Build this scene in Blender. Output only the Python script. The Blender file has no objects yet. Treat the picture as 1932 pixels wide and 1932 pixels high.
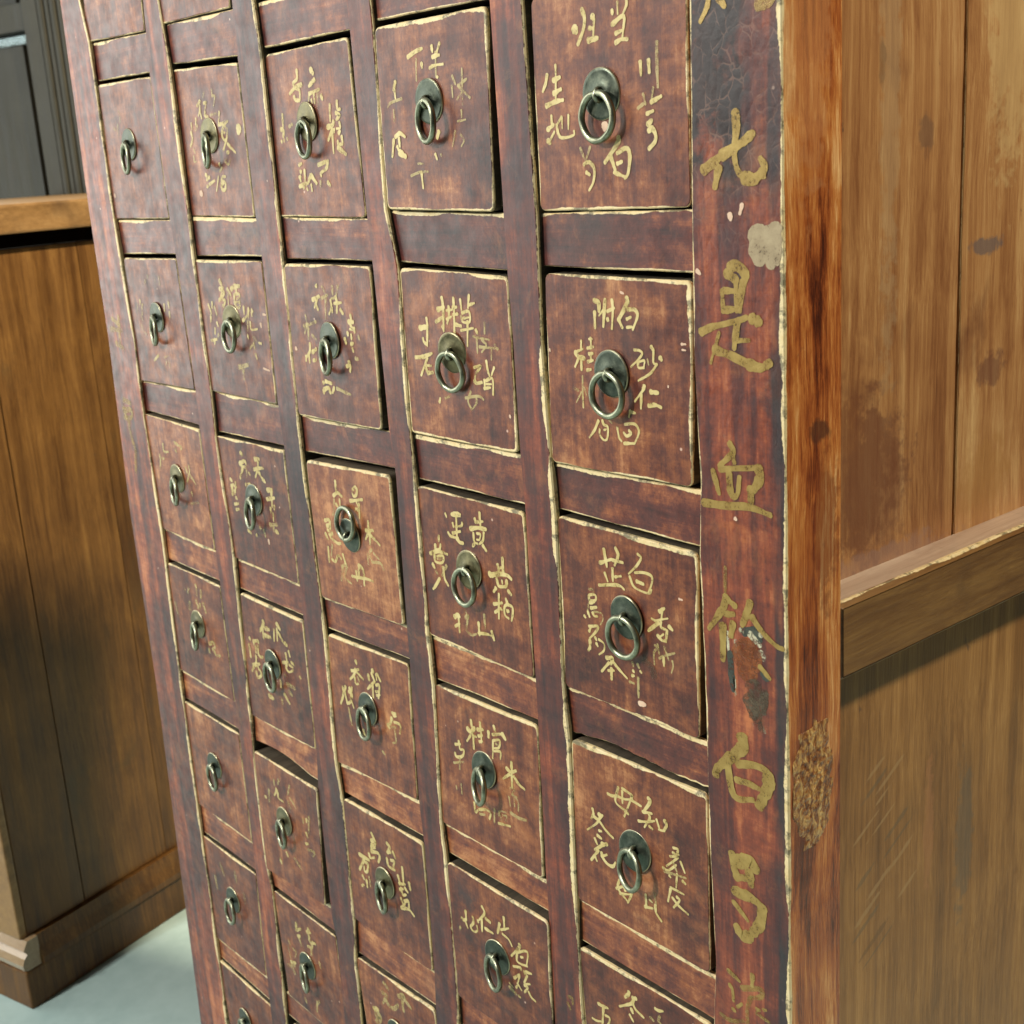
import bpy, bmesh, math, random
import numpy as np
from mathutils import Matrix, Vector
from mathutils.noise import noise as mnoise
random.seed(7)
SC=bpy.context.scene; COL=SC.collection

# ------------------------------------------------------------------ camera
# recovered from the photograph: focal length in units of a 1932 px wide frame, rotation rows, position
F=2458.94
R=np.array([[0.64074358,0.76511078,-0.06366444],[0.1619539,-0.21575299,-0.96292345],[-0.7504789,0.60667631,-0.26215506]])
C=np.array([1.2426,-0.5347,0.2283])
cam=bpy.data.cameras.new('camera'); co=bpy.data.objects.new('camera',cam); COL.objects.link(co); SC.camera=co
M=Matrix.Identity(4)
for r in range(3):
    M[r][0]=R[0][r]; M[r][1]=-R[1][r]; M[r][2]=-R[2][r]; M[r][3]=C[r]
co.matrix_world=M
cam.sensor_width=36; cam.lens=F/1932*36; cam.clip_end=100; cam.clip_start=.01
cam.dof.use_dof=True; cam.dof.focus_distance=.86; cam.dof.aperture_fstop=20
def ray(x,y): return R.T@np.array([(x-966)/F,(y-966)/F,1.0])
def onY(x,y,Y=0.):
    d=ray(x,y); t=(Y-C[1])/d[1]; return C+t*d
def onX(x,y,X):
    d=ray(x,y); t=(X-C[0])/d[0]; return C+t*d
def onZ(x,y,Z):
    d=ray(x,y); t=(Z-C[2])/d[2]; return C+t*d
def fz(x,y,Y=0.):   # photo point -> (x,z) on a plane parallel to the cabinet front
    q=onY(x,y,Y); return (float(q[0]),float(q[2]))
def nz(x,y=0.,z=0.): return mnoise(Vector((x,y,z)))

# ------------------------------------------------------------------ materials
class NT:
    def __init__(s,name):
        s.m=bpy.data.materials.new(name); s.m.use_nodes=True; s.t=s.m.node_tree; s.N=s.t.nodes; s.L=s.t.links
        s.b=s.N['Principled BSDF']; s.out=s.N['Material Output']
    def n(s,ty,**k):
        a=s.N.new(ty)
        for p,v in k.items(): setattr(a,p,v)
        return a
    def set(s,sock,v):
        if isinstance(v,bpy.types.NodeSocket): s.L.new(v,sock)
        elif isinstance(v,(tuple,list)): sock.default_value=tuple(v)+((1,) if len(v)==3 and sock.type=='RGBA' else ())
        else: sock.default_value=v
    def math(s,op,a,b=None,c=None,clamp=False):
        q=s.n('ShaderNodeMath',operation=op); q.use_clamp=clamp
        for i,v in enumerate((a,b,c)):
            if v is not None: s.set(q.inputs[i],v)
        return q.outputs[0]
    def mr(s,v,a,b,c=0.,d=1.,smooth=False):
        q=s.n('ShaderNodeMapRange'); q.clamp=True
        if smooth: q.interpolation_type='SMOOTHSTEP'
        s.set(q.inputs[0],v)
        for i,x in enumerate((a,b,c,d)): s.set(q.inputs[1+i],x)
        return q.outputs[0]
    def mix(s,f,a,b):
        q=s.n('ShaderNodeMix',data_type='RGBA'); s.set(q.inputs[0],f); s.set(q.inputs[6],a); s.set(q.inputs[7],b); return q.outputs[2]
    def noise(s,vec,scale,detail=4,rough=.55,dist=0.):
        q=s.n('ShaderNodeTexNoise'); s.L.new(vec,q.inputs['Vector'])
        s.set(q.inputs['Scale'],scale); s.set(q.inputs['Detail'],detail); s.set(q.inputs['Roughness'],rough); s.set(q.inputs['Distortion'],dist)
        return q.outputs['Fac']
    def scale(s,vec,v):
        q=s.n('ShaderNodeVectorMath',operation='MULTIPLY'); s.L.new(vec,q.inputs[0]); s.set(q.inputs[1],v); return q.outputs[0]
    def add(s,vec,v):
        q=s.n('ShaderNodeVectorMath',operation='ADD'); s.L.new(vec,q.inputs[0]); s.set(q.inputs[1],v); return q.outputs[0]
    def ramp(s,f,stops):
        q=s.n('ShaderNodeValToRGB'); e=q.color_ramp.elements
        while len(e)<len(stops): e.new(.5)
        for i,(p,c) in enumerate(stops): e[i].position=p; e[i].color=tuple(c)+(1,)
        s.L.new(f,q.inputs[0]); return q.outputs[0]
    def attr(s,name): 
        q=s.n('ShaderNodeAttribute'); q.attribute_name=name; return q.outputs['Fac']
    def coords(s,rnd=True):
        tc=s.n('ShaderNodeTexCoord').outputs['Object']
        if not rnd: return tc
        oi=s.n('ShaderNodeObjectInfo').outputs['Random']
        cb=s.n('ShaderNodeCombineXYZ'); 
        s.L.new(s.math('MULTIPLY',oi,17.3),cb.inputs[0]); s.L.new(s.math('MULTIPLY',oi,31.1),cb.inputs[1]); s.L.new(s.math('MULTIPLY',oi,11.7),cb.inputs[2])
        return s.add(tc,cb.outputs[0])
    def bump(s,h,strength,dist,prev=None):
        q=s.n('ShaderNodeBump'); s.set(q.inputs['Strength'],strength); s.set(q.inputs['Distance'],dist); s.L.new(h,q.inputs['Height'])
        if prev: s.L.new(prev,q.inputs['Normal'])
        return q.outputs[0]
    def fin(s,col,rough,normal=None,metal=0.,spec=.5,coat=0.,coatr=.2):
        s.set(s.b.inputs['Base Color'],col); s.set(s.b.inputs['Roughness'],rough); s.set(s.b.inputs['Metallic'],metal)
        s.set(s.b.inputs['Specular IOR Level'],spec); s.set(s.b.inputs['Coat Weight'],coat); s.set(s.b.inputs['Coat Roughness'],coatr)
        if normal: s.L.new(normal,s.b.inputs['Normal'])
        return s.m
WORN=((0.0,(.38,.23,.085)),(.36,(.70,.54,.26)),(1.,(.90,.82,.56)))
def worn_mix(t,P,col,grain):
    e=t.attr('edge'); w=t.attr('wear')
    big=t.noise(P,16,2,.5); fine=t.noise(P,230,5,.65)
    k=t.math('ADD',t.math('MULTIPLY',t.mr(big,.40,.60),1.45),t.math('MULTIPLY',t.mr(fine,.25,.75),.72))
    lim=t.math('MULTIPLY',w,k)
    d=t.math('SUBTRACT',lim,e)
    m=t.mr(d,-.12,.22)
    wc=t.ramp(t.noise(P,120,5,.7),WORN)
    # dark grime in places along the edge
    gr=t.mr(t.noise(P,75,6,.75),.52,.60)
    wc=t.mix(t.math('MULTIPLY',gr,.75),wc,(.05,.05,.035))
    return t.mix(m,col,wc),m
def lacquer(name,grain,ramp=None,crackle=False,gloss=0.):
    t=NT(name); P=t.coords(); 
    s={'v':(150,150,7),'h':(6,150,150)}[grain]
    blot=t.noise(P,17,9,.74,.25); blot2=t.noise(t.add(P,(5,3,1)),60,8,.76,.2); brush=t.math('ADD',t.math('MULTIPLY',t.noise(t.scale(P,s),1.3,7,.74),.65),t.math('MULTIPLY',t.noise(t.scale(P,(9,9,170)),1,6,.7),.35))
    s2={'v':(60,60,5),'h':(5,60,60)}[grain]; streak=t.noise(t.scale(P,s2),1,4,.6,.2)
    kw=(.34,.26,.26,.14) if not crackle and 'stile' not in name else (.26,.12,.24,.38)
    f=t.math('ADD',t.math('MULTIPLY',blot,kw[0]),t.math('MULTIPLY',blot2,kw[1])); f=t.math('ADD',f,t.math('MULTIPLY',brush,kw[2])); f=t.math('ADD',f,t.math('MULTIPLY',streak,kw[3]))
    f=t.mr(f,.395,.615); f=t.math('ADD',f,t.math('MULTIPLY',t.math('SUBTRACT',t.attr('tone'),.35),.62))
    f=t.math('ADD',f,t.math('MULTIPLY',t.math('SUBTRACT',t.noise(P,520,4,.75),.5),.26),clamp=True)
    col=t.ramp(f,ramp or ((0.,(.018,.006,.007)),(.22,(.056,.013,.010)),(.45,(.112,.027,.014)),(.68,(.225,.068,.024)),(1.,(.48,.215,.085))))
    # greenish grey rubbing and dark smears
    g=t.mr(t.noise(t.add(P,(9,2,4)),9,5,.6,.4),.56,.74); col=t.mix(t.math('MULTIPLY',g,.34),col,(.052,.040,.036))
    g=t.mr(t.noise(t.add(P,(1,7,4)),23,5,.65,.3),.62,.74); col=t.mix(t.math('MULTIPLY',g,.7),col,(.022,.016,.020))
    # pale rubbed spots
    g=t.mr(t.noise(t.add(P,(3,1,8)),26,8,.75,.4),.54,.70); col=t.mix(t.math('MULTIPLY',g,.34),col,(.46,.165,.05))
    # tiny chips
    v=t.n('ShaderNodeTexVoronoi',feature='F1'); t.L.new(P,v.inputs['Vector']); t.set(v.inputs['Scale'],62)
    sp=t.n('ShaderNodeSeparateColor'); t.L.new(v.outputs['Color'],sp.inputs[0])
    ch=t.math('MULTIPLY',t.mr(v.outputs['Distance'],.035,.075,1,0),t.math('GREATER_THAN',sp.outputs[0],.90)); col=t.mix(t.math('MULTIPLY',ch,.85),col,(.66,.44,.34))
    h=t.math('ADD',t.math('MULTIPLY',brush,.6),t.math('MULTIPLY',t.noise(P,300,4,.6),.5))
    nrm=t.bump(h,.40,.0005); nrm=t.bump(t.noise(P,20,3,.5),.35,.0025,nrm)
    if crackle:
        Q=t.coords(False); sx=t.n('ShaderNodeSeparateXYZ'); t.L.new(Q,sx.inputs[0])
        z=sx.outputs[2]; x=sx.outputs[0]
        W=t.add(t.scale(Q,(1,1,.72)),(0,0,0)); wn=t.n('ShaderNodeTexNoise'); t.L.new(Q,wn.inputs['Vector']); t.set(wn.inputs['Scale'],60)
        W2=t.n('ShaderNodeVectorMath',operation='MULTIPLY_ADD'); t.L.new(wn.outputs['Color'],W2.inputs[0]); W2.inputs[1].default_value=(.010,.010,.010); t.L.new(W,W2.inputs[2])
        vv=t.n('ShaderNodeTexVoronoi',feature='DISTANCE_TO_EDGE'); t.L.new(W2.outputs[0],vv.inputs['Vector']); t.set(vv.inputs['Scale'],150)
        line=t.mr(vv.outputs['Distance'],.015,.06,1,0)
        bn=t.noise(Q,38,4,.6)
        # weathered crazed area in the upper part of this post, with a ragged outline
        msk=t.math('MULTIPLY',t.mr(t.math('ADD',z,t.math('MULTIPLY',bn,.09)),.245,.27),t.mr(t.math('ADD',x,t.math('MULTIPLY',bn,.03)),.802,.808,1,0))
        dark=t.math('MULTIPLY',t.mr(t.noise(Q,26,6,.65,.3),.36,.46),msk)
        col=t.mix(t.math('MULTIPLY',dark,.93),col,(.014,.012,.014))
        band=t.math('MULTIPLY',t.mr(t.math('ADD',x,t.math('MULTIPLY',t.noise(t.scale(Q,(1,1,.3)),50,3,.6),.010)),.8085,.8110),t.mr(t.noise(t.scale(Q,(1,1,.25)),30,3,.6),.36,.50))
        col=t.mix(t.math('MULTIPLY',band,.8),col,(.020,.022,.026))
        m2=t.math('MULTIPLY',t.mr(t.math('ADD',z,t.math('MULTIPLY',bn,.09)),.20,.26),t.mr(t.noise(Q,75,3,.6),.46,.60))
        col=t.mix(t.math('MULTIPLY',t.math('MULTIPLY',line,m2),.40),col,(.26,.14,.10))
        nrm=t.bump(vv.outputs['Distance'],.35,.0006,nrm)
    col,m=worn_mix(t,P,col,grain)
    r=t.mr(t.noise(P,70,4,.6),.3,.7,.30-gloss,.50-gloss); r=t.math('ADD',r,t.math('MULTIPLY',m,.18))
    return t.fin(col,r,nrm,spec=.42,coat=.08,coatr=.22)
M_LV=lacquer('lacquer_upright','v'); M_LH=lacquer('lacquer_level','h',((0.,(.018,.007,.009)),(.25,(.055,.015,.014)),(.5,(.108,.026,.019)),(.72,(.24,.070,.028)),(1.,(.50,.22,.09))))
STR=((0.,(.020,.008,.012)),(.25,(.052,.016,.017)),(.5,(.105,.024,.017)),(.72,(.225,.050,.022)),(1.,(.46,.15,.055)))
M_ST=lacquer('lacquer_stile','v',STR); M_POST=lacquer('lacquer_post','v',STR,crackle=True)
def wood(name,axis,stops,rough=(.35,.6),spec=.4,knots=.5,contrast=1.,worn=True,coat=0.,dirt=(.06,.035,.02),dirta=.6,rnd=True):
    t=NT(name); P=t.coords(rnd)
    a={'z':(1,1,.045),'y':(1,.05,1),'x':(.05,1,1)}[axis]
    Q=t.scale(P,a); warp=t.n('ShaderNodeTexNoise'); t.L.new(P,warp.inputs['Vector']); t.set(warp.inputs['Scale'],4); t.set(warp.inputs['Detail'],3)
    wv=t.n('ShaderNodeVectorMath',operation='MULTIPLY_ADD'); t.L.new(warp.outputs['Color'],wv.inputs[0]); wv.inputs[1].default_value=(.02,.02,.02); t.L.new(Q,wv.inputs[2]); Q=wv.outputs[0]
    g1=t.noise(Q,60,6,.62); g2=t.noise(Q,260,5,.65); g3=t.noise(Q,1100,5,.75); bl=t.noise(P,7,4,.6,.4)
    f=t.math('ADD',t.math('MULTIPLY',g1,.34),t.math('MULTIPLY',g2,.22)); f=t.math('ADD',f,t.math('MULTIPLY',g3,.22)); f=t.math('ADD',f,t.math('MULTIPLY',bl,.22))
    f=t.mr(f,.5-.14/contrast,.5+.14/contrast)
    f=t.math('ADD',f,t.math('MULTIPLY',t.math('SUBTRACT',t.attr('tone'),.35),.6),clamp=True)
    col=t.ramp(f,stops)
    d=t.mr(t.noise(t.add(t.scale(P,(1,1,.6)),(4,4,4)),13,5,.6,.5),.58,.76); col=t.mix(t.math('MULTIPLY',d,dirta),col,dirt)
    d=t.mr(t.noise(t.scale(P,(1,1,.8)),60,4,.6,.3),.70,.76); col=t.mix(t.math('MULTIPLY',d,knots),col,(.05,.03,.03))
    nrm=t.bump(t.math('ADD',g2,g3),.55 if 'post' in name else .35,.0006); nrm=t.bump(bl,.3,.003,nrm)
    r=t.mr(g1,.3,.7,rough[0],rough[1])
    if worn: col,m=worn_mix(t,P,col,'v')
    return t.fin(col,r,nrm,spec=spec,coat=coat,coatr=.15)
def add_marks(m,marks,shear=0.):
    """scrapes and rubbed places at given spots of a board: (centre, half sizes, colour, amount)"""
    t=NT.__new__(NT); t.m=m; t.t=m.node_tree; t.N=t.t.nodes; t.L=t.t.links; t.b=t.N['Principled BSDF']
    bc=t.b.inputs['Base Color']; src=bc.links[0].from_socket; tc=t.n('ShaderNodeTexCoord').outputs['Object']
    nn=t.n('ShaderNodeTexNoise'); t.L.new(tc,nn.inputs['Vector']); t.set(nn.inputs['Scale'],90); t.set(nn.inputs['Detail'],6); t.set(nn.inputs['Roughness'],.65)
    for cx,hs,col,am in marks:
        v=t.add(tc,tuple(-c for c in cx));
        if shear:
            cb=t.n('ShaderNodeCombineXYZ'); sy=t.n('ShaderNodeSeparateXYZ'); t.L.new(v,sy.inputs[0]); t.L.new(t.math('MULTIPLY',sy.outputs[1],shear),cb.inputs[2]); v2=t.n('ShaderNodeVectorMath',operation='ADD'); t.L.new(v,v2.inputs[0]); t.L.new(cb.outputs[0],v2.inputs[1]); v=v2.outputs[0]
        v=t.scale(v,tuple(1./h for h in hs))
        l=t.n('ShaderNodeVectorMath',operation='LENGTH'); t.L.new(v,l.inputs[0])
        d=t.math('ADD',l.outputs['Value'],t.math('MULTIPLY',t.math('SUBTRACT',nn.outputs['Fac'],.5),2.2))
        src=t.mix(t.math('MULTIPLY',t.mr(d,.75,1.1,1,0),am),src,col)
    t.L.new(src,bc)
M_SIDE=wood('side_plank_wood','z',((0.,(.12,.042,.016)),(.35,(.26,.105,.036)),(.65,(.41,.20,.072)),(1.,(.60,.37,.16))),rough=(.28,.46),coat=.25,dirt=(.13,.045,.022),dirta=.85)
M_SIDE2=wood('lower_plank_wood','z',((0.,(.13,.058,.016)),(.35,(.245,.115,.033)),(.65,(.36,.185,.058)),(1.,(.52,.30,.11))),rough=(.32,.5),coat=.12,dirta=.4,contrast=1.1)
M_RAIL=wood('side_rail_wood','y',((0.,(.08,.034,.010)),(.4,(.155,.072,.020)),(.7,(.23,.12,.034)),(1.,(.38,.22,.075))),rough=(.26,.4),coat=.3)
M_RTOP=wood('lit_rail_top','y',((0.,(.30,.20,.14)),(.5,(.46,.34,.25)),(1.,(.62,.50,.38))),rough=(.3,.45),coat=.2)  # paler copy of the rail wood, light on its top put into the colour
M_STRIP=wood('varnished_post_wood','z',((0.,(.045,.010,.004)),(.22,(.16,.034,.008)),(.44,(.37,.098,.020)),(.68,(.56,.215,.052)),(1.,(.86,.54,.24))),rough=(.22,.38),contrast=1.5,coat=.35,dirta=.5,dirt=(.16,.035,.014))
M_BARE=wood('bare_old_wood','y',((0.,(.02,.017,.012)),(.5,(.06,.05,.035)),(1.,(.13,.10,.065))),rough=(.6,.8),spec=.2,worn=True)
M_DARK=wood('shaded_inner_wood','y',((0.,(.012,.009,.006)),(1.,(.03,.022,.015))),rough=(.7,.9),spec=.1,worn=False)  # near-black, the shade of gaps and recesses is in the colour
t=NT('dark_hole'); M_BLACK=t.fin((.004,.004,.004),.9,spec=.1)
M_BROWN=wood('brown_cabinet_wood','z',((0.,(.03,.012,.0035)),(.4,(.085,.036,.0085)),(.7,(.17,.080,.019)),(1.,(.28,.145,.038))),rough=(.38,.55),worn=False,dirt=(.07,.045,.018),dirta=.7,contrast=.8)
M_TOP=wood('brown_top_wood','y',((0.,(.15,.08,.028)),(.5,(.27,.155,.06)),(1.,(.38,.24,.10))),rough=(.35,.5),worn=False)
M_MOULD=wood('brown_moulding_wood','x',((0.,(.22,.14,.07)),(1.,(.42,.30,.17))),rough=(.14,.22),worn=False,coat=.9)
M_GREY=wood('dark_painted_wood','z',((0.,(.016,.016,.011)),(.5,(.030,.029,.020)),(1.,(.05,.048,.033))),rough=(.45,.6),spec=.25,worn=False,coat=0.,dirta=.3)
def metal(name,c1,c2,c3,r=(.28,.5)):
    t=NT(name); P=t.coords()
    a=t.noise(P,160,5,.6,.3); b=t.noise(P,900,4,.7)
    col=t.ramp(t.math('ADD',t.math('MULTIPLY',a,.7),t.math('MULTIPLY',b,.3)),((.30,c1),(.5,c2),(.72,c3)))
    rim=t.attr('rim'); col=t.mix(rim,col,(.74,.68,.44))  # brighter edge, the rim's highlight painted into the colour
    return t.fin(col,t.mr(a,.3,.7,*r),t.bump(b,.18,.0002),metal=.88)
M_MET=metal('aged_bronze',(.034,.042,.033),(.068,.082,.062),(.15,.165,.12))
M_RING=metal('ring_bronze',(.13,.14,.095),(.26,.275,.19),(.44,.46,.33),(.27,.42))
M_BRS=metal('yellowed_brass',(.07,.062,.032),(.14,.125,.065),(.26,.24,.13),(.3,.5))
def paint(name,cols,metal_=0.,rough=.5,lo=.30,hi=.44,scl=330,alpha=1.):
    t=NT(name); P=t.coords(False)
    n=t.noise(P,scl,5,.75); n2=t.noise(P,90,4,.6)
    col=t.ramp(n2,((.3,cols[0]),(.7,cols[1])))
    op=t.attr('op')
    k=t.math('ADD',t.math('MULTIPLY',n,.6),t.math('MULTIPLY',n2,.4))
    th=t.math('SUBTRACT',k,t.math('MULTIPLY',t.math('SUBTRACT',1.,op),.11))
    m=t.mr(th,lo,hi)
    m=t.math('MULTIPLY',m,t.mr(op,0.2,1,.22,alpha))
    t.fin(col,rough,t.bump(n,.4,.0004),metal=metal_)
    tr=t.n('ShaderNodeBsdfTransparent'); mx=t.n('ShaderNodeMixShader'); t.L.new(m,mx.inputs[0]); t.L.new(tr.outputs[0],mx.inputs[1]); t.L.new(t.b.outputs[0],mx.inputs[2]); t.L.new(mx.outputs[0],t.out.inputs[0])
    return t.m
M_GOLD=paint('drawer_gold_paint',((.50,.38,.12),(.74,.62,.29)),0.,.45,.33,.47,330,.93)
M_OLD=paint('post_gold_paint',((.25,.150,.030),(.47,.33,.095)),.25,.34,.33,.47,520,.90)
M_CHIP=paint('chipped_paint_base',((.56,.36,.24),(.78,.58,.42)),0.,.6,.26,.36)
M_PUT={'o':paint('scraped_wood',((.16,.04,.010),(.30,.09,.022)),0,.3,.34,.56,300,.9),'g':paint('grey_glue_stain',((.050,.032,.018),(.12,.085,.05)),0,.4,.38,.56,260,.85),
 'k':paint('black_glue_crust',((.02,.022,.018),(.06,.065,.05)),0,.3,.38,.50,260),'w':paint('pale_crust',((.30,.28,.19),(.62,.58,.40)),0,.35,.46,.54,520),
 'u':paint('bare_patch',((.27,.20,.11),(.44,.35,.21)),0,.6,.36,.46,420,.92)}
M_GLOSS=wood('glossy_bevel','x',((0.,(.10,.12,.11)),(1.,(.16,.18,.16))),rough=(.22,.3),worn=False,coat=1.)  # paler than the cupboard's paint, part of its glare is in the colour
# floor
t=NT('polished_concrete'); P=t.coords(False)
a=t.noise(P,3,6,.6,.4); b=t.noise(P,40,5,.65)
col=t.ramp(t.math('ADD',t.math('MULTIPLY',a,.65),t.math('MULTIPLY',b,.35)),((.3,(.30,.43,.42)),(.7,(.43,.57,.555))))
v=t.n('ShaderNodeTexVoronoi',feature='DISTANCE_TO_EDGE'); t.L.new(t.add(P,(.3,.1,0)),v.inputs['Vector']); t.set(v.inputs['Scale'],.62)
col=t.mix(t.mr(v.outputs['Distance'],.002,.006,.35,0),col,(.10,.14,.13))
d=t.mr(t.noise(P,9,3,.5),.70,.76); col=t.mix(t.math('MULTIPLY',d,.6),col,(.09,.13,.12))
M_FLOOR=t.fin(col,t.mr(b,.3,.7,.35,.5),t.bump(b,.1,.001))

# ------------------------------------------------------------------ mesh helpers
def link(name,me,mats,parent=None):
    o=bpy.data.objects.new(name,me); COL.objects.link(o)
    for m in mats: me.materials.append(m)
    if parent: o.parent=parent
    return o
def thing(name,label,cat,loc=(0,0,0)):
    o=bpy.data.objects.new(name,None); COL.objects.link(o); o['label']=label; o['category']=cat; return o
def fattr(me,name,vals):
    a=me.attributes.new(name,'FLOAT','POINT'); a.data.foreach_set('value',list(vals))
def perim(W,H,r,n_w,n_h,inset,m=5):
    """rounded rectangle outline, counterclockwise, with the side weights of each point (top,right,bottom,left)"""
    hw,hh=W/2-inset,H/2-inset; r=max(r-inset,.0003); pts=[]
    cs=[((hw-r),(hh-r),0),(-(hw-r),(hh-r),90),(-(hw-r),-(hh-r),180),((hw-r),-(hh-r),270)]
    for i,(cx,cy,a0) in enumerate(cs):
        for k in range(m):
            a=math.radians(a0+90*k/(m-1)); w=[0,0,0,0]
            n=(math.cos(a),math.sin(a)); w[0]=max(n[1],0)**2;w[1]=max(n[0],0)**2;w[2]=max(-n[1],0)**2;w[3]=max(-n[0],0)**2
            pts.append((cx+r*n[0],cy+r*n[1],n,w))
        nx=cs[(i+1)%4]; a=math.radians(a0+90); n=(round(math.cos(a)),round(math.sin(a)))
        p0=(cx+r*n[0],cy+r*n[1]); p1=(nx[0]+r*n[0],nx[1]+r*n[1]); N=n_w if i%2==0 else n_h
        w=[0,0,0,0]; w[{0:0,1:3,2:2,3:1}[i]]=1
        for k in range(1,N): 
            f=k/N; pts.append((p0[0]+(p1[0]-p0[0])*f,p0[1]+(p1[1]-p0[1])*f,n,w))
    return pts
def board(name,quad,Y,depth,mats,parent,r=.003,wear=(1,1,1,1),tone=.35,wob=.0004,ch=.0007,frame='front',side_from=.0022,seed=None,step=.005,label=None,warp=None):
    """a plank seen from its face: quad = TL,TR,BR,BL in face metres, rounded worn arrises, edge-distance attributes.
    mats[0] face, mats[1] sides"""
    seed=random.random()*100 if seed is None else seed
    TL,TR,BR,BL=[np.array(q,float) for q in quad]
    W=(np.linalg.norm(TR-TL)+np.linalg.norm(BR-BL))/2; H=(np.linalg.norm(TL-BL)+np.linalg.norm(TR-BR))/2
    nw=max(3,int(W/step)); nh=max(3,int(H/step))
    def mp(s,t_):
        u=s/W+.5; v=t_/H+.5
        p=(BL*(1-u)+BR*u)*(1-v)+(TL*(1-u)+TR*u)*v
        if warp: p=warp(u,v,p)
        return p
    def w3(p,d):
        return (p[0],Y+d,p[1]) if frame=='front' else (Y-d,p[0],p[1])
    rings=[(depth,0,9,1,.0),(depth-.002 if depth>.01 else depth*.9,0,8,1,1.),(side_from+.003,0,8,1,1.),(side_from,0,.5,1,1.),(ch,0,0.,1,1.),(0,ch,ch*1000,0,1.),(0,.003,3,0,.6),(0,.0065,6.5,0,0.),(0,.012,12,0,0.)]
    mxin=min(W,H)/2-.001
    rings=[q for q in rings if q[1]<mxin]
    V=[];E=[];WR=[];rows=[]
    for (d,ins,ed,sd,wf) in rings:
        row=[]
        for (s,t_,n,w) in perim(W,H,r,nw,nh,ins):
            q=mp(s,t_); k=(nz(q[0]*55+seed,q[1]*55)*.6+nz(q[0]*170+seed,q[1]*170,3)*.3+nz(q[0]*14+seed,q[1]*14,7)*1.1)*wob*wf
            q=q+np.array(n)*k
            row.append(len(V)); V.append(w3(q,d)); E.append(ed)
            ww=sum(a*b for a,b in zip(w,wear)); WR.append(ww)
        rows.append(row)
    faces=[];mi=[]
    n=len(rows[0])
    for i in range(len(rows)-1):
        a,b=rows[i],rows[i+1]
        sd=1 if (i<3) else 0
        for k in range(n):
            faces.append((a[k],a[(k+1)%n],b[(k+1)%n],b[k])); mi.append(sd)
    faces.append(tuple(rows[-1])); mi.append(0); faces.append(tuple(reversed(rows[0]))); mi.append(1)
    me=bpy.data.meshes.new(name); me.from_pydata(V,[],faces); me.polygons.foreach_set('material_index',mi)
    bm=bmesh.new(); bm.from_mesh(me); bmesh.ops.recalc_face_normals(bm,faces=bm.faces); bm.to_mesh(me); bm.free()
    fattr(me,'edge',E); fattr(me,'wear',WR); fattr(me,'tone',[tone]*len(V))
    o=link(name,me,mats,parent)
    if label: o['label']=label
    return o
def box(name,c,h,mats,parent,bevel=.002,mat3=None,tone=.35,seg=2):
    me=bpy.data.meshes.new(name); bm=bmesh.new(); bmesh.ops.create_cube(bm,size=1)
    for v in bm.verts: v.co=Vector((v.co.x*2*h[0],v.co.y*2*h[1],v.co.z*2*h[2]))
    if bevel: bmesh.ops.bevel(bm,geom=bm.edges[:],offset=bevel,segments=seg,affect='EDGES',profile=.6)
    Mx=(mat3 or Matrix.Identity(4))@Matrix.Translation(c)
    for v in bm.verts: v.co=Mx@v.co
    bm.to_mesh(me); bm.free(); n=len(me.vertices); fattr(me,'tone',[tone]*n); fattr(me,'edge',[9]*n); fattr(me,'wear',[0]*n)
    return link(name,me,mats,parent)
def prof(name,pts,a,b,mats,parent,mat3=None,tone=.35):
    """extrude a closed (y,z) profile along local x from a to b"""
    V=[(a,y,z) for y,z in pts]+[(b,y,z) for y,z in pts]; n=len(pts)
    fs=[(i,(i+1)%n,n+(i+1)%n,n+i) for i in range(n)]+[tuple(range(n)),tuple(range(2*n-1,n-1,-1))]
    me=bpy.data.meshes.new(name); me.from_pydata([tuple((mat3 or Matrix.Identity(4))@Vector(v)) for v in V],[],fs)
    bm=bmesh.new(); bm.from_mesh(me); bmesh.ops.recalc_face_normals(bm,faces=bm.faces); bm.to_mesh(me); bm.free()
    fattr(me,'tone',[tone]*len(V)); fattr(me,'edge',[9]*len(V)); fattr(me,'wear',[0]*len(V)); return link(name,me,mats,parent)

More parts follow.
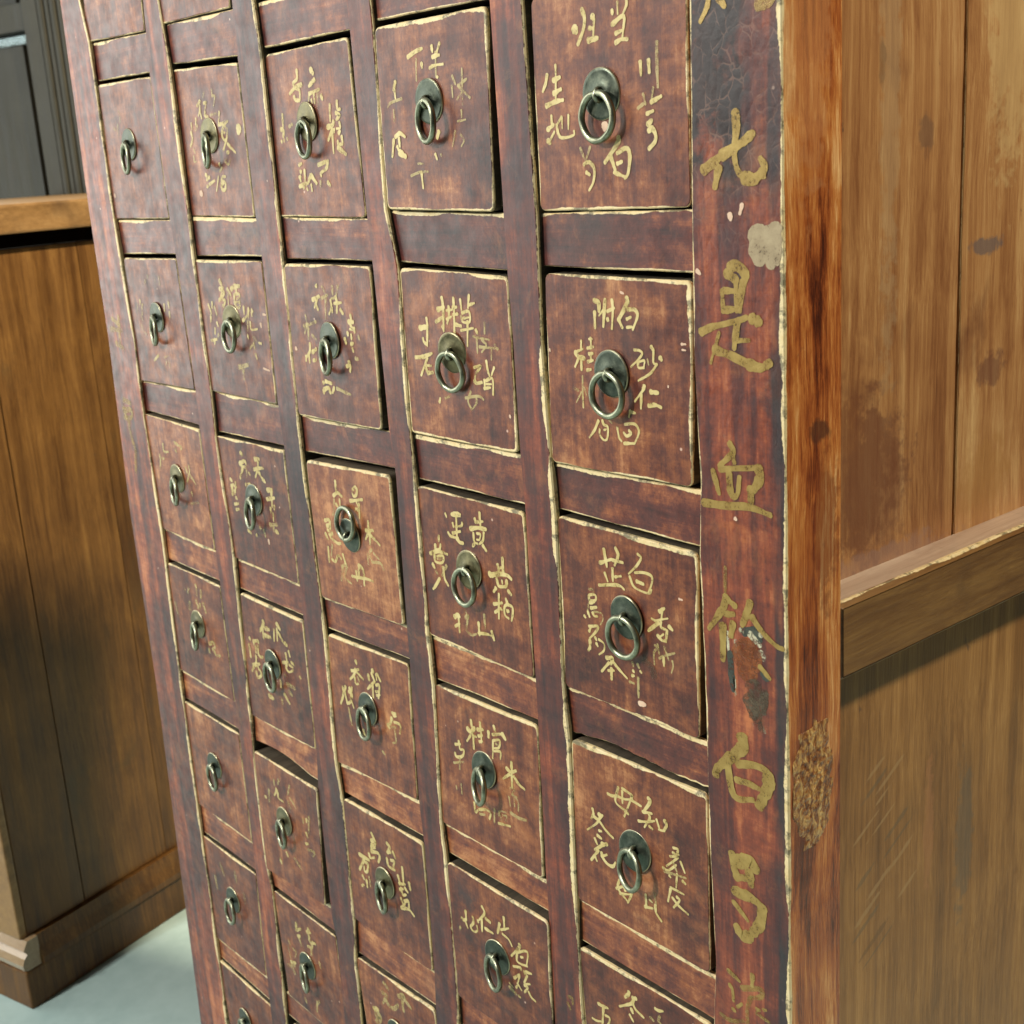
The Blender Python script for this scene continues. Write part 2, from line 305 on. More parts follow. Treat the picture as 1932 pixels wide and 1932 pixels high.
# ------------------------------------------------------------------ measured drawer corners (photo, 1932 px grid)
DQ={1:{0:[None,None,(272,58),(165,80)],1:[(185,160),(283,145),(319,412),(217,413)],2:[(233,487),(331,488),(367,736),(262,717)],
3:[(272,781),(375,811),(405,1039),(303,996)],4:[(316,1062),(414,1106),(442,1324),(338,1262)],5:[(346,1323),(450,1385),(475,1590),(373,1515)],
6:[(382,1576),(482,1651),(502,1843),(404,1765)],7:[(413,1810),(510,1898),None,None]},
2:{0:[None,None,(433,14),(306,45)],1:[(323,133),(447,118),(480,410),(357,407)],2:[(368,490),(493,493),(522,763),(398,737)],
3:[(408,822),(535,851),(563,1102),(442,1052)],4:[(453,1119),(571,1172),(595,1414),(473,1348)],5:[(478,1416),(597,1490),(613,1710),(503,1640)],6:[(516,1680),(632,1768),None,None]},
3:{1:[(500,103),(655,70),(690,410),(525,408)],2:[(535,497),(697,503),(720,812),(563,783)],3:[(577,868),(734,897),(761,1181),(607,1127)],
4:[(618,1195),(770,1254),(787,1510),(635,1437)],5:[(647,1506),(797,1591),(816,1835),(669,1733)],6:[(672,1805),(819,1906),None,None]},
4:{1:[(706,52),(916,12),(932,400),(731,395)],2:[(753,505),(957,522),(977,856),(776,817)],3:[(786,916),(988,967),(1007,1281),(810,1197)],
4:[(820,1291),(1013,1370),(1025,1660),(834,1551)],5:[(843,1625),(1033,1740),None,(864,1878)]},
5:{1:[None,None,(1303,391),(1019,398)],2:[(1027,515),(1305,530),(1306,921),(1041,872)],3:[(1051,972),(1315,1045),(1319,1396),(1066,1295)],
4:[(1077,1393),(1334,1500),(1339,1838),(1089,1696)],5:[(1092,1785),(1343,1935),None,None]}}
XL=[0.0015,.1578,.3143,.4700,.6268]; XR=[.1195,.2753,.4340,.5905,.7500]
ZT=[.4755,.3172,.1578,0.,-.1545,-.3138,-.4735,-.630,-.790]; ZB=[.3555,.1957,.0386,-.1192,-.2775,-.4364,-.596,-.75,-.90]
# how far each drawer front stands out of (-) or sits behind (+) the face of the uprights
OFF={(3,3):-.0015,(4,1):-.001,(2,5):-.002,(3,2):-.0005,(5,2):.0015,(1,1):.002,(2,1):.004,(3,1):.0035,(5,1):.0025,(4,5):-.002,(3,5):.0005}
TONE={(3,3):.74,(1,3):.62,(4,4):.58,(5,4):.56,(1,5):.50,(3,4):.50,(5,1):.42,(4,2):.40,(5,2):.44,(4,3):.36,(5,3):.34,(2,3):.22,(2,2):.24,(1,2):.26,(3,2):.30,(4,1):.30,
 (2,1):.34,(3,1):.36,(1,1):.34,(2,4):.26,(3,5):.26,(4,5):.34,(5,5):.34,(2,5):.42,(1,4):.44,(1,6):.28,(2,6):.40,(3,6):.46,(1,7):.40}
def yoff(c,k): return OFF.get((c,k),.0018)
def quad(c,k):
    Y=yoff(c,k); q=DQ[c].get(k,[None]*4)
    d=[(XL[c-1],ZT[k]),(XR[c-1],ZT[k]),(XR[c-1],ZB[k]),(XL[c-1],ZB[k])]
    return [np.array(fz(a[0],a[1],Y) if a else b) for a,b in zip(q,d)]
Q={(c,k):quad(c,k) for c in range(1,6) for k in range(0,9)}

CAB=thing('medicine_cabinet','tall red lacquered apothecary cabinet with many small square drawers, ring pulls and gold Chinese writing','cabinet')
# uprights between the drawer columns: traced left and right edges (photo), extended above and below
def poly(pts,ext=True):
    w=[fz(*p) for p in pts]; w.sort(key=lambda a:a[1]); return w
def interp(w,z):
    z0=[a[1] for a in w]; x0=[a[0] for a in w]
    if z<=z0[0]:
        return x0[0]+(z-z0[0])*0
    if z>=z0[-1]: return x0[-1]
    return float(np.interp(z,z0,x0))
ZTOP,ZBOT=.865,-1.115
ED={ # (left edge, right edge)
0:([(113,0),(168,400),(205,644),(245,966),(294,1288),(336,1610),(379,1932)],[(150,0),(168,80),(213,400),(253,644),(262,717),(270,781),(305,1000),(345,1323),(380,1576),(412,1810),(428,1932)]),
1:([(269,0),(282,145),(319,412),(332,488),(368,736),(376,811),(406,1039),(415,1106),(443,1324),(451,1385),(476,1590),(483,1651),(503,1843),(513,1932)],
   [(298,0),(320,133),(355,407),(365,490),(397,737),(406,822),(441,1052),(447,1119),(472,1348),(477,1416),(503,1632),(513,1680),(535,1880),(540,1932)]),
2:([(436,0),(448,118),(481,410),(494,493),(523,763),(536,851),(564,1102),(572,1172),(596,1414),(599,1490),(625,1730),(634,1768),(650,1932)],
   [(477,0),(492,103),(524,408),(534,497),(561,783),(570,868),(604,1127),(613,1195),(634,1437),(645,1506),(667,1733),(670,1805),(682,1932)]),
3:([(652,0),(660,70),(691,410),(702,503),(733,812),(746,897),(766,1181),(772,1254),(789,1510),(799,1591),(818,1835),(821,1906),(823,1932)],
   [(698,0),(703,52),(729,395),(750,505),(773,817),(784,916),(808,1197),(818,1291),(832,1551),(842,1625),(862,1878),(865,1932)]),
4:([(922,0),(949,413),(956,520),(967,644),(980,857),(990,967),(1009,1281),(1014,1368),(1029,1658),(1036,1755),(1046,1932)],
   [(984,0),(1012,413),(1018,560),(1021,644),(1039,874),(1048,975),(1062,1288),(1074,1400),(1087,1695),(1090,1785),(1101,1932)]),
5:([(1300,0),(1305,395),(1308,644),(1321,915),(1319,1046),(1330,1288),(1333,1398),(1338,1588),(1350,1821),(1346,1932)],[(1475,0),(1477,966),(1496,1932)])}
EDW={i:(poly(a),poly(b)) for i,(a,b) in ED.items()}
XRF=.8135
EDW[5]=(EDW[5][0],[(XRF,-2),(XRF,2)])
def stile(i,name,mats,wear,tone,**kw):
    L,Rr=EDW[i]
    def warp(u,v,p):
        z=p[1]; a,b=interp(L,z),interp(Rr,z); return np.array([a+(b-a)*u,z])
    x0,x1=interp(L,0),interp(Rr,0)
    return board(name,[(x0,ZTOP),(x1,ZTOP),(x1,ZBOT),(x0,ZBOT)],0,kw.pop('depth',.028),mats,CAB,r=.0012,wear=wear,tone=tone,wob=kw.pop('wob',.00022),warp=warp,step=.006,**kw)
STL={}
STL[0]=stile(0,'corner_post',[M_ST,M_ST],(0,2.2,0,.2),.40,depth=.045,label='left front corner post, rubbed, with faint remains of gold writing')
for i in (1,2,3,4): STL[i]=stile(i,'upright',[M_ST,M_BARE],(0,[0,1.9,1.9,1.7,2.3][i],0,.5),[0,.42,.26,.34,.36][i],ch=.001)
STL[5]=stile(5,'corner_post',[M_POST,M_STRIP],(0,1.9,0,.9),.40,depth=.048,wob=.0004,side_from=.0009,ch=.0006,label='right front corner post lettered with a column of large gold characters')
# right outer side
XP=.7865
def seam(z): return float(onX(1812,500,XP)[1])+.004*math.sin(z*5)
ys=[.030,seam(0)-.0017]
zr_t=-.0300; zr_b=-.0785
board('side_panel',[(.030,.85),(ys[1],.85),(ys[1],zr_t-.02),(.030,zr_t-.02)],XP,.014,[M_SIDE,M_SIDE],CAB,r=.001,wear=(0,.0,0,0),tone=.42,frame='side',wob=.0007)
board('side_panel',[(ys[1]+.0024,.85),(.385,.85),(.385,zr_t-.02),(ys[1]+.0024,zr_t-.02)],XP+.0004,.014,[M_SIDE,M_SIDE],CAB,r=.001,wear=(0,0,0,.1),tone=.55,frame='side',wob=.0007)
board('side_panel',[(.3875,.85),(.50,.85),(.50,zr_t-.02),(.3875,zr_t-.02)],XP,.014,[M_SIDE,M_SIDE],CAB,r=.001,wear=(0,0,0,.5),tone=.40,frame='side')
board('side_panel',[(.030,zr_b+.02),(.36,zr_b+.02),(.36,-1.09),(.030,-1.09)],XP,.014,[M_SIDE2,M_SIDE2],CAB,r=.001,wear=(0,0,0,0),tone=.34,frame='side')
board('side_panel',[(.3622,zr_b+.02),(.50,zr_b+.02),(.50,-1.09),(.3622,-1.09)],XP,.014,[M_SIDE2,M_SIDE2],CAB,r=.001,wear=(0,0,0,.3),tone=.40,frame='side')
board('side_rail',[(.0482,zr_t),(.502,zr_t+.001),(.502,zr_b),(.0482,zr_b)],XRF-.0005,.0265,[M_RAIL,M_RTOP],CAB,r=.0015,wear=(.9,0,.3,.2),tone=.34,frame='side',ch=.0035,side_from=.005,wob=.0003)
board('side_rail',[(.0482,.864),(.502,.864),(.502,.81),(.0482,.81)],XRF-.0005,.0265,[M_RAIL,M_RAIL],CAB,r=.0015,wear=(1,0,.3,.2),frame='side')
box('rear_post',(XRF-.0225,.5265,(ZTOP+ZBOT)/2),(.0225,.0245,(ZTOP-ZBOT)/2),[M_STRIP],CAB)
box('rear_post',(-.055,.5265,(ZTOP+ZBOT)/2),(.0225,.0245,(ZTOP-ZBOT)/2),[M_STRIP],CAB)
box('side_panel',(-.058,.28,-.13),(.007,.222,.98),[M_SIDE2],CAB,label) if False else box('side_panel',(-.058,.28,-.13),(.007,.222,.98),[M_SIDE2],CAB)
box('back_panel',(.375,.53,-.13),(.40,.006,.98),[M_DARK],CAB,bevel=0)
box('cabinet_top',(.3735,.268,ZTOP+.0152),(.475,.305,.015),[M_SIDE],CAB,bevel=.004)
box('dark_backing',(.375,.055,-.13),(.425,.006,.98),[M_DARK],CAB,bevel=0)  # dark sheet added behind the drawer fronts, stands for shade in the gaps

# rails between the drawers
RT={(1,0):.30,(1,1):.34,(1,2):.36,(1,3):.52,(1,4):.46,(1,5):.5,(1,6):.82,(2,0):.34,(2,1):.28,(2,2):.40,(2,3):.46,(2,4):.84,(2,5):.62,(3,0):.34,(3,1):.26,(3,2):.34,(3,3):.40,(3,4):.62,(3,5):.58,
 (4,1):.14,(4,2):.30,(4,3):.50,(4,4):.72,(4,5):.5,(5,1):.16,(5,2):.24,(5,3):.26,(5,4):.58}
for c in range(1,6):
    for k in range(-1,8):
        if k>=0:
            a=Q[(c,k)]; zl,zr=a[3][1]-.0012,a[2][1]-.0012
        else: zl=zr=ZT[0]+.157
        if k<7:
            b=Q[(c,k+1)]; g=.0036 if (c,k) not in ((2,0),(3,0),(4,0),(3,2),(4,2)) else .0048
            if (c,k)==(2,4): g=.0046
            yl,yr=b[0][1]+g,b[1][1]+g
        else: yl=yr=ZBOT+.001
        if k==-1: yl,yr=Q[(c,0)][0][1]+.003,Q[(c,0)][1][1]+.003
        L=EDW[c-1][1]; Rr=EDW[c][0]
        def xl(z): return interp(L,z)-.003
        def xr_(z): return interp(Rr,z)+.003
        qd=[(xl(zl),zl),(xr_(zr),zr),(xr_(yr),yr),(xl(yl),yl)]
        wp=None
        if (c,k)==(2,4):
            def wp(u,v,p): return np.array([p[0],p[1]+ (1-v)*.006*max(0,math.sin(math.pi*min(1,u*1.05+.12)))])
        if (c,k)==(5,3):
            def wp(u,v,p): return np.array([p[0],p[1]+(1-v)*(.0035*math.exp(-((u-.32)/.22)**2)+.0012*nz(u*40))])
        board('drawer_rail',qd,.0042,.022,[M_LH,M_BARE],CAB,r=.0008,wear=(1.7,.5,.8,.5),tone=RT.get((c,k),.35),wob=.00055,warp=wp)

# ------------------------------------------------------------------ drawers, pulls
def lathe(name,prof_,mats,parent,mtx,seg=40,rim=None):
    V=[];F_=[];RM=[]
    for (r,y) in prof_:
        for k in range(seg):
            a=2*math.pi*k/seg; V.append(mtx@Vector((r*math.cos(a),y,r*math.sin(a))))
            RM.append(1. if (rim and rim[0]<=r<=rim[1] and y<-.0004) else 0.)
    for i in range(len(prof_)-1):
        for k in range(seg): F_.append((i*seg+k,i*seg+(k+1)%seg,(i+1)*seg+(k+1)%seg,(i+1)*seg+k))
    F_.append(tuple(range(seg))); F_.append(tuple((len(prof_)-1)*seg+k for k in range(seg)))
    me=bpy.data.meshes.new(name); me.from_pydata(V,[],F_); bm=bmesh.new(); bm.from_mesh(me); bmesh.ops.recalc_face_normals(bm,faces=bm.faces); bm.to_mesh(me); bm.free()
    fattr(me,'rim',RM)
    for p in me.polygons: p.use_smooth=True
    return link(name,me,mats,parent)
def torus(name,R_,r_,mats,parent,mtx,arc=(0,360),S=56,s=14,irr=0.,sd=0.,flat=1.):
    V=[];F_=[];a0,a1=map(math.radians,arc); full=abs(a1-a0)>6.2; n=S if full else S+1
    for i in range(n):
        a=a0+(a1-a0)*i/S; rr=R_*(1+irr*nz(math.cos(a)*1.3+sd,math.sin(a)*1.3))
        tr=r_*(1+.10*nz(math.cos(a)*2.2+sd,math.sin(a)*2.2,4))
        for j in range(s):
            b=2*math.pi*j/s; q=rr+tr*math.cos(b); V.append(mtx@Vector((q*math.cos(a),tr*math.sin(b)*flat,q*math.sin(a))))
    for i in range(n if full else n-1):
        for j in range(s): F_.append((i*s+j,((i+1)%n)*s+j,((i+1)%n)*s+(j+1)%s,i*s+(j+1)%s))
    if not full: F_+= [tuple(range(s)),tuple((n-1)*s+j for j in range(s))]
    me=bpy.data.meshes.new(name); me.from_pydata(V,[],F_); bm=bmesh.new(); bm.from_mesh(me); bmesh.ops.recalc_face_normals(bm,faces=bm.faces); bm.to_mesh(me); bm.free()
    fattr(me,'rim',[0.]*len(V))
    for p in me.polygons: p.use_smooth=True
    return link(name,me,mats,parent)
PC={(1,1):(242.8,272.7),(1,2):(295.7,598.8),(1,3):(333.9,902.5),(1,4):(372.7,1177.4),(1,5):(404.3,1444.7),(1,6):(439.3,1698),(1,7):(463,1925),
(2,1):(394.5,256),(2,2):(437.7,606.9),(2,3):(478.4,943),(2,4):(514,1253),(2,5):(535.7,1549.5),(2,6):(579.7,1822.3),
(3,1):(578.7,229.8),(3,2):(621.4,642.4),(3,3):(660,1010),(3,4):(693.4,1337.7),(3,5):(725.6,1665.7),
(4,1):(808.8,191),(4,2):(853.2,665.7),(4,3):(884,1075),(4,4):(912.3,1452.4),(4,5):(938,1805.7),
(5,1):(1134,177),(5,2):(1152.6,705),(5,3):(1181.5,1165),(5,4):(1197.8,1605.8)}
# swing of each ring: yaw about the vertical, lean of its lower side away from the drawer
YAW={(1,1):-12,(1,2):-14,(1,3):-14,(1,4):-16,(1,5):-10,(1,6):-8,(2,1):-20,(2,2):-12,(2,3):-14,(2,4):-8,(2,5):-12,(2,6):-18,(3,1):-8,(3,2):-14,(3,3):0,(3,4):-10,(3,5):-16,
 (4,1):-14,(4,2):-1,(4,3):-4,(4,4):-20,(4,5):-17,(5,1):-4,(5,2):0,(5,3):3,(5,4):-16}
BR={(4,2),(4,3),(3,1),(2,1),(2,2),(1,3),(1,4),(3,5),(2,5)}
LAB={(3,3):'orange-tan drawer standing proud of its neighbours, ring pull flipped upwards',(1,3):'worn tan drawer with almost no lacquer left',(4,4):'orange-brown drawer with a brass pull hanging askew',
(5,4):'orange-brown drawer with a dark plate and a tilted ring',(2,5):'drawer pulled slightly out, open gap at its right and top',(4,1):'drawer standing slightly out with a dark gap on its right',(5,1):'large looking drawer at the top right lettered with thick pale characters'}
DR={}
for (c,k),q in Q.items():
    if k==8: continue
    Y=yoff(c,k)
    w=(1.25,1.0,1.05,.85) if c>=4 else (1.25,.75,.7,.5)
    if c==1: w=(1.3,.5,.5,.2)
    if (c,k)==(5,2): w=(1.3,2.1,.9,.9)
    if (c,k) in((5,3),(4,2),(4,1)): w=(1.7,1.3,1.2,1.1)
    if (c,k)==(5,4): w=(1.7,.7,1.1,.9)
    d=board('drawer',q,Y,.034,[M_LV,M_BARE],CAB,r=.0045 if c>2 else .003,wear=w,tone=TONE.get((c,k),.34),wob=.0005,side_from=.0016,label=LAB.get((c,k)))
    DR[(c,k)]=d
    if (c,k) in ((3,3),(2,5),(4,1)):
        g=.0052 if c!=4 else .0035
        b0=board('drawer_box',[q[0]+np.array([.002,-.004]),q[1]+np.array([g,-.004]),q[2]+np.array([g,.003]),q[3]+np.array([.002,.003])],Y+.0062,.12,[M_BARE,M_BARE],d,r=.001,wear=(0,0,0,0),tone=.62)
    if (c,k) in PC: px,pz=fz(*PC[(c,k)],Y-.001)
    else: px=float((q[0][0]+q[1][0])/2)-.002; pz=float((q[0][1]+q[3][1])/2)+.006
    up=(c,k)==(3,3)
    m=Matrix.Translation((px,Y,pz))@Matrix.Rotation(math.radians(nz(c*3.1,k*1.7)*9),4,'X')@Matrix.Rotation(math.radians(nz(c*1.1,k*2.7,5)*8),4,'Z')
    mt=M_BRS if (c,k) in BR else M_MET
    R0=.0145
    lathe('backplate',[(R0-.0008,.0006),(R0,-.0002),(R0,-.0011),(R0-.0006,-.0016),(R0*.85,-.00158),(R0*.50,-.0016),(R0*.44,-.0019),(R0*.30,-.0021),(.0012,-.0021)],[mt],d,m,rim=(R0-.0003,R0+.001))
    # cotter: a loop of flat bar standing out of a slot in the plate
    mm=m@Matrix.Translation((0,-.0028,-.0004))@Matrix.Rotation(math.radians(90),4,'Z')
    torus('staple',.0034,.0014,[M_RING],d,mm,S=22,s=10,flat=1.25)
    lathe('staple_slot',[(.0036,-.0012),(.0036,-.0023),(.0004,-.00235)],[M_BLACK],d,m@Matrix.Translation((0.0006,0,.0002))@Matrix.Diagonal((.95,1,.55,1)),seg=16)
    RR=.0130
    yaw=YAW.get((c,k),-10); lean=2 if not up else 0
    th=math.radians(lean+nz(c*5.3,k*3.1)*3)
    if up: base=m@Matrix.Translation((0,-.0052,.0))@Matrix.Rotation(math.radians(-9),4,'X')@Matrix.Translation((0,0,RR-.0022))
    else: base=m@Matrix.Translation((0,-.0052,-.0008))@Matrix.Rotation(math.radians(yaw),4,'Z')@Matrix.Rotation(-th,4,'X')@Matrix.Rotation(math.radians(nz(c*2.3,k*4.1)*6),4,'Y')@Matrix.Translation((0,0,-(RR-.0016)))
    torus('ring_pull',RR,.0020,[M_RING],d,base,irr=.03,sd=c*7+k)

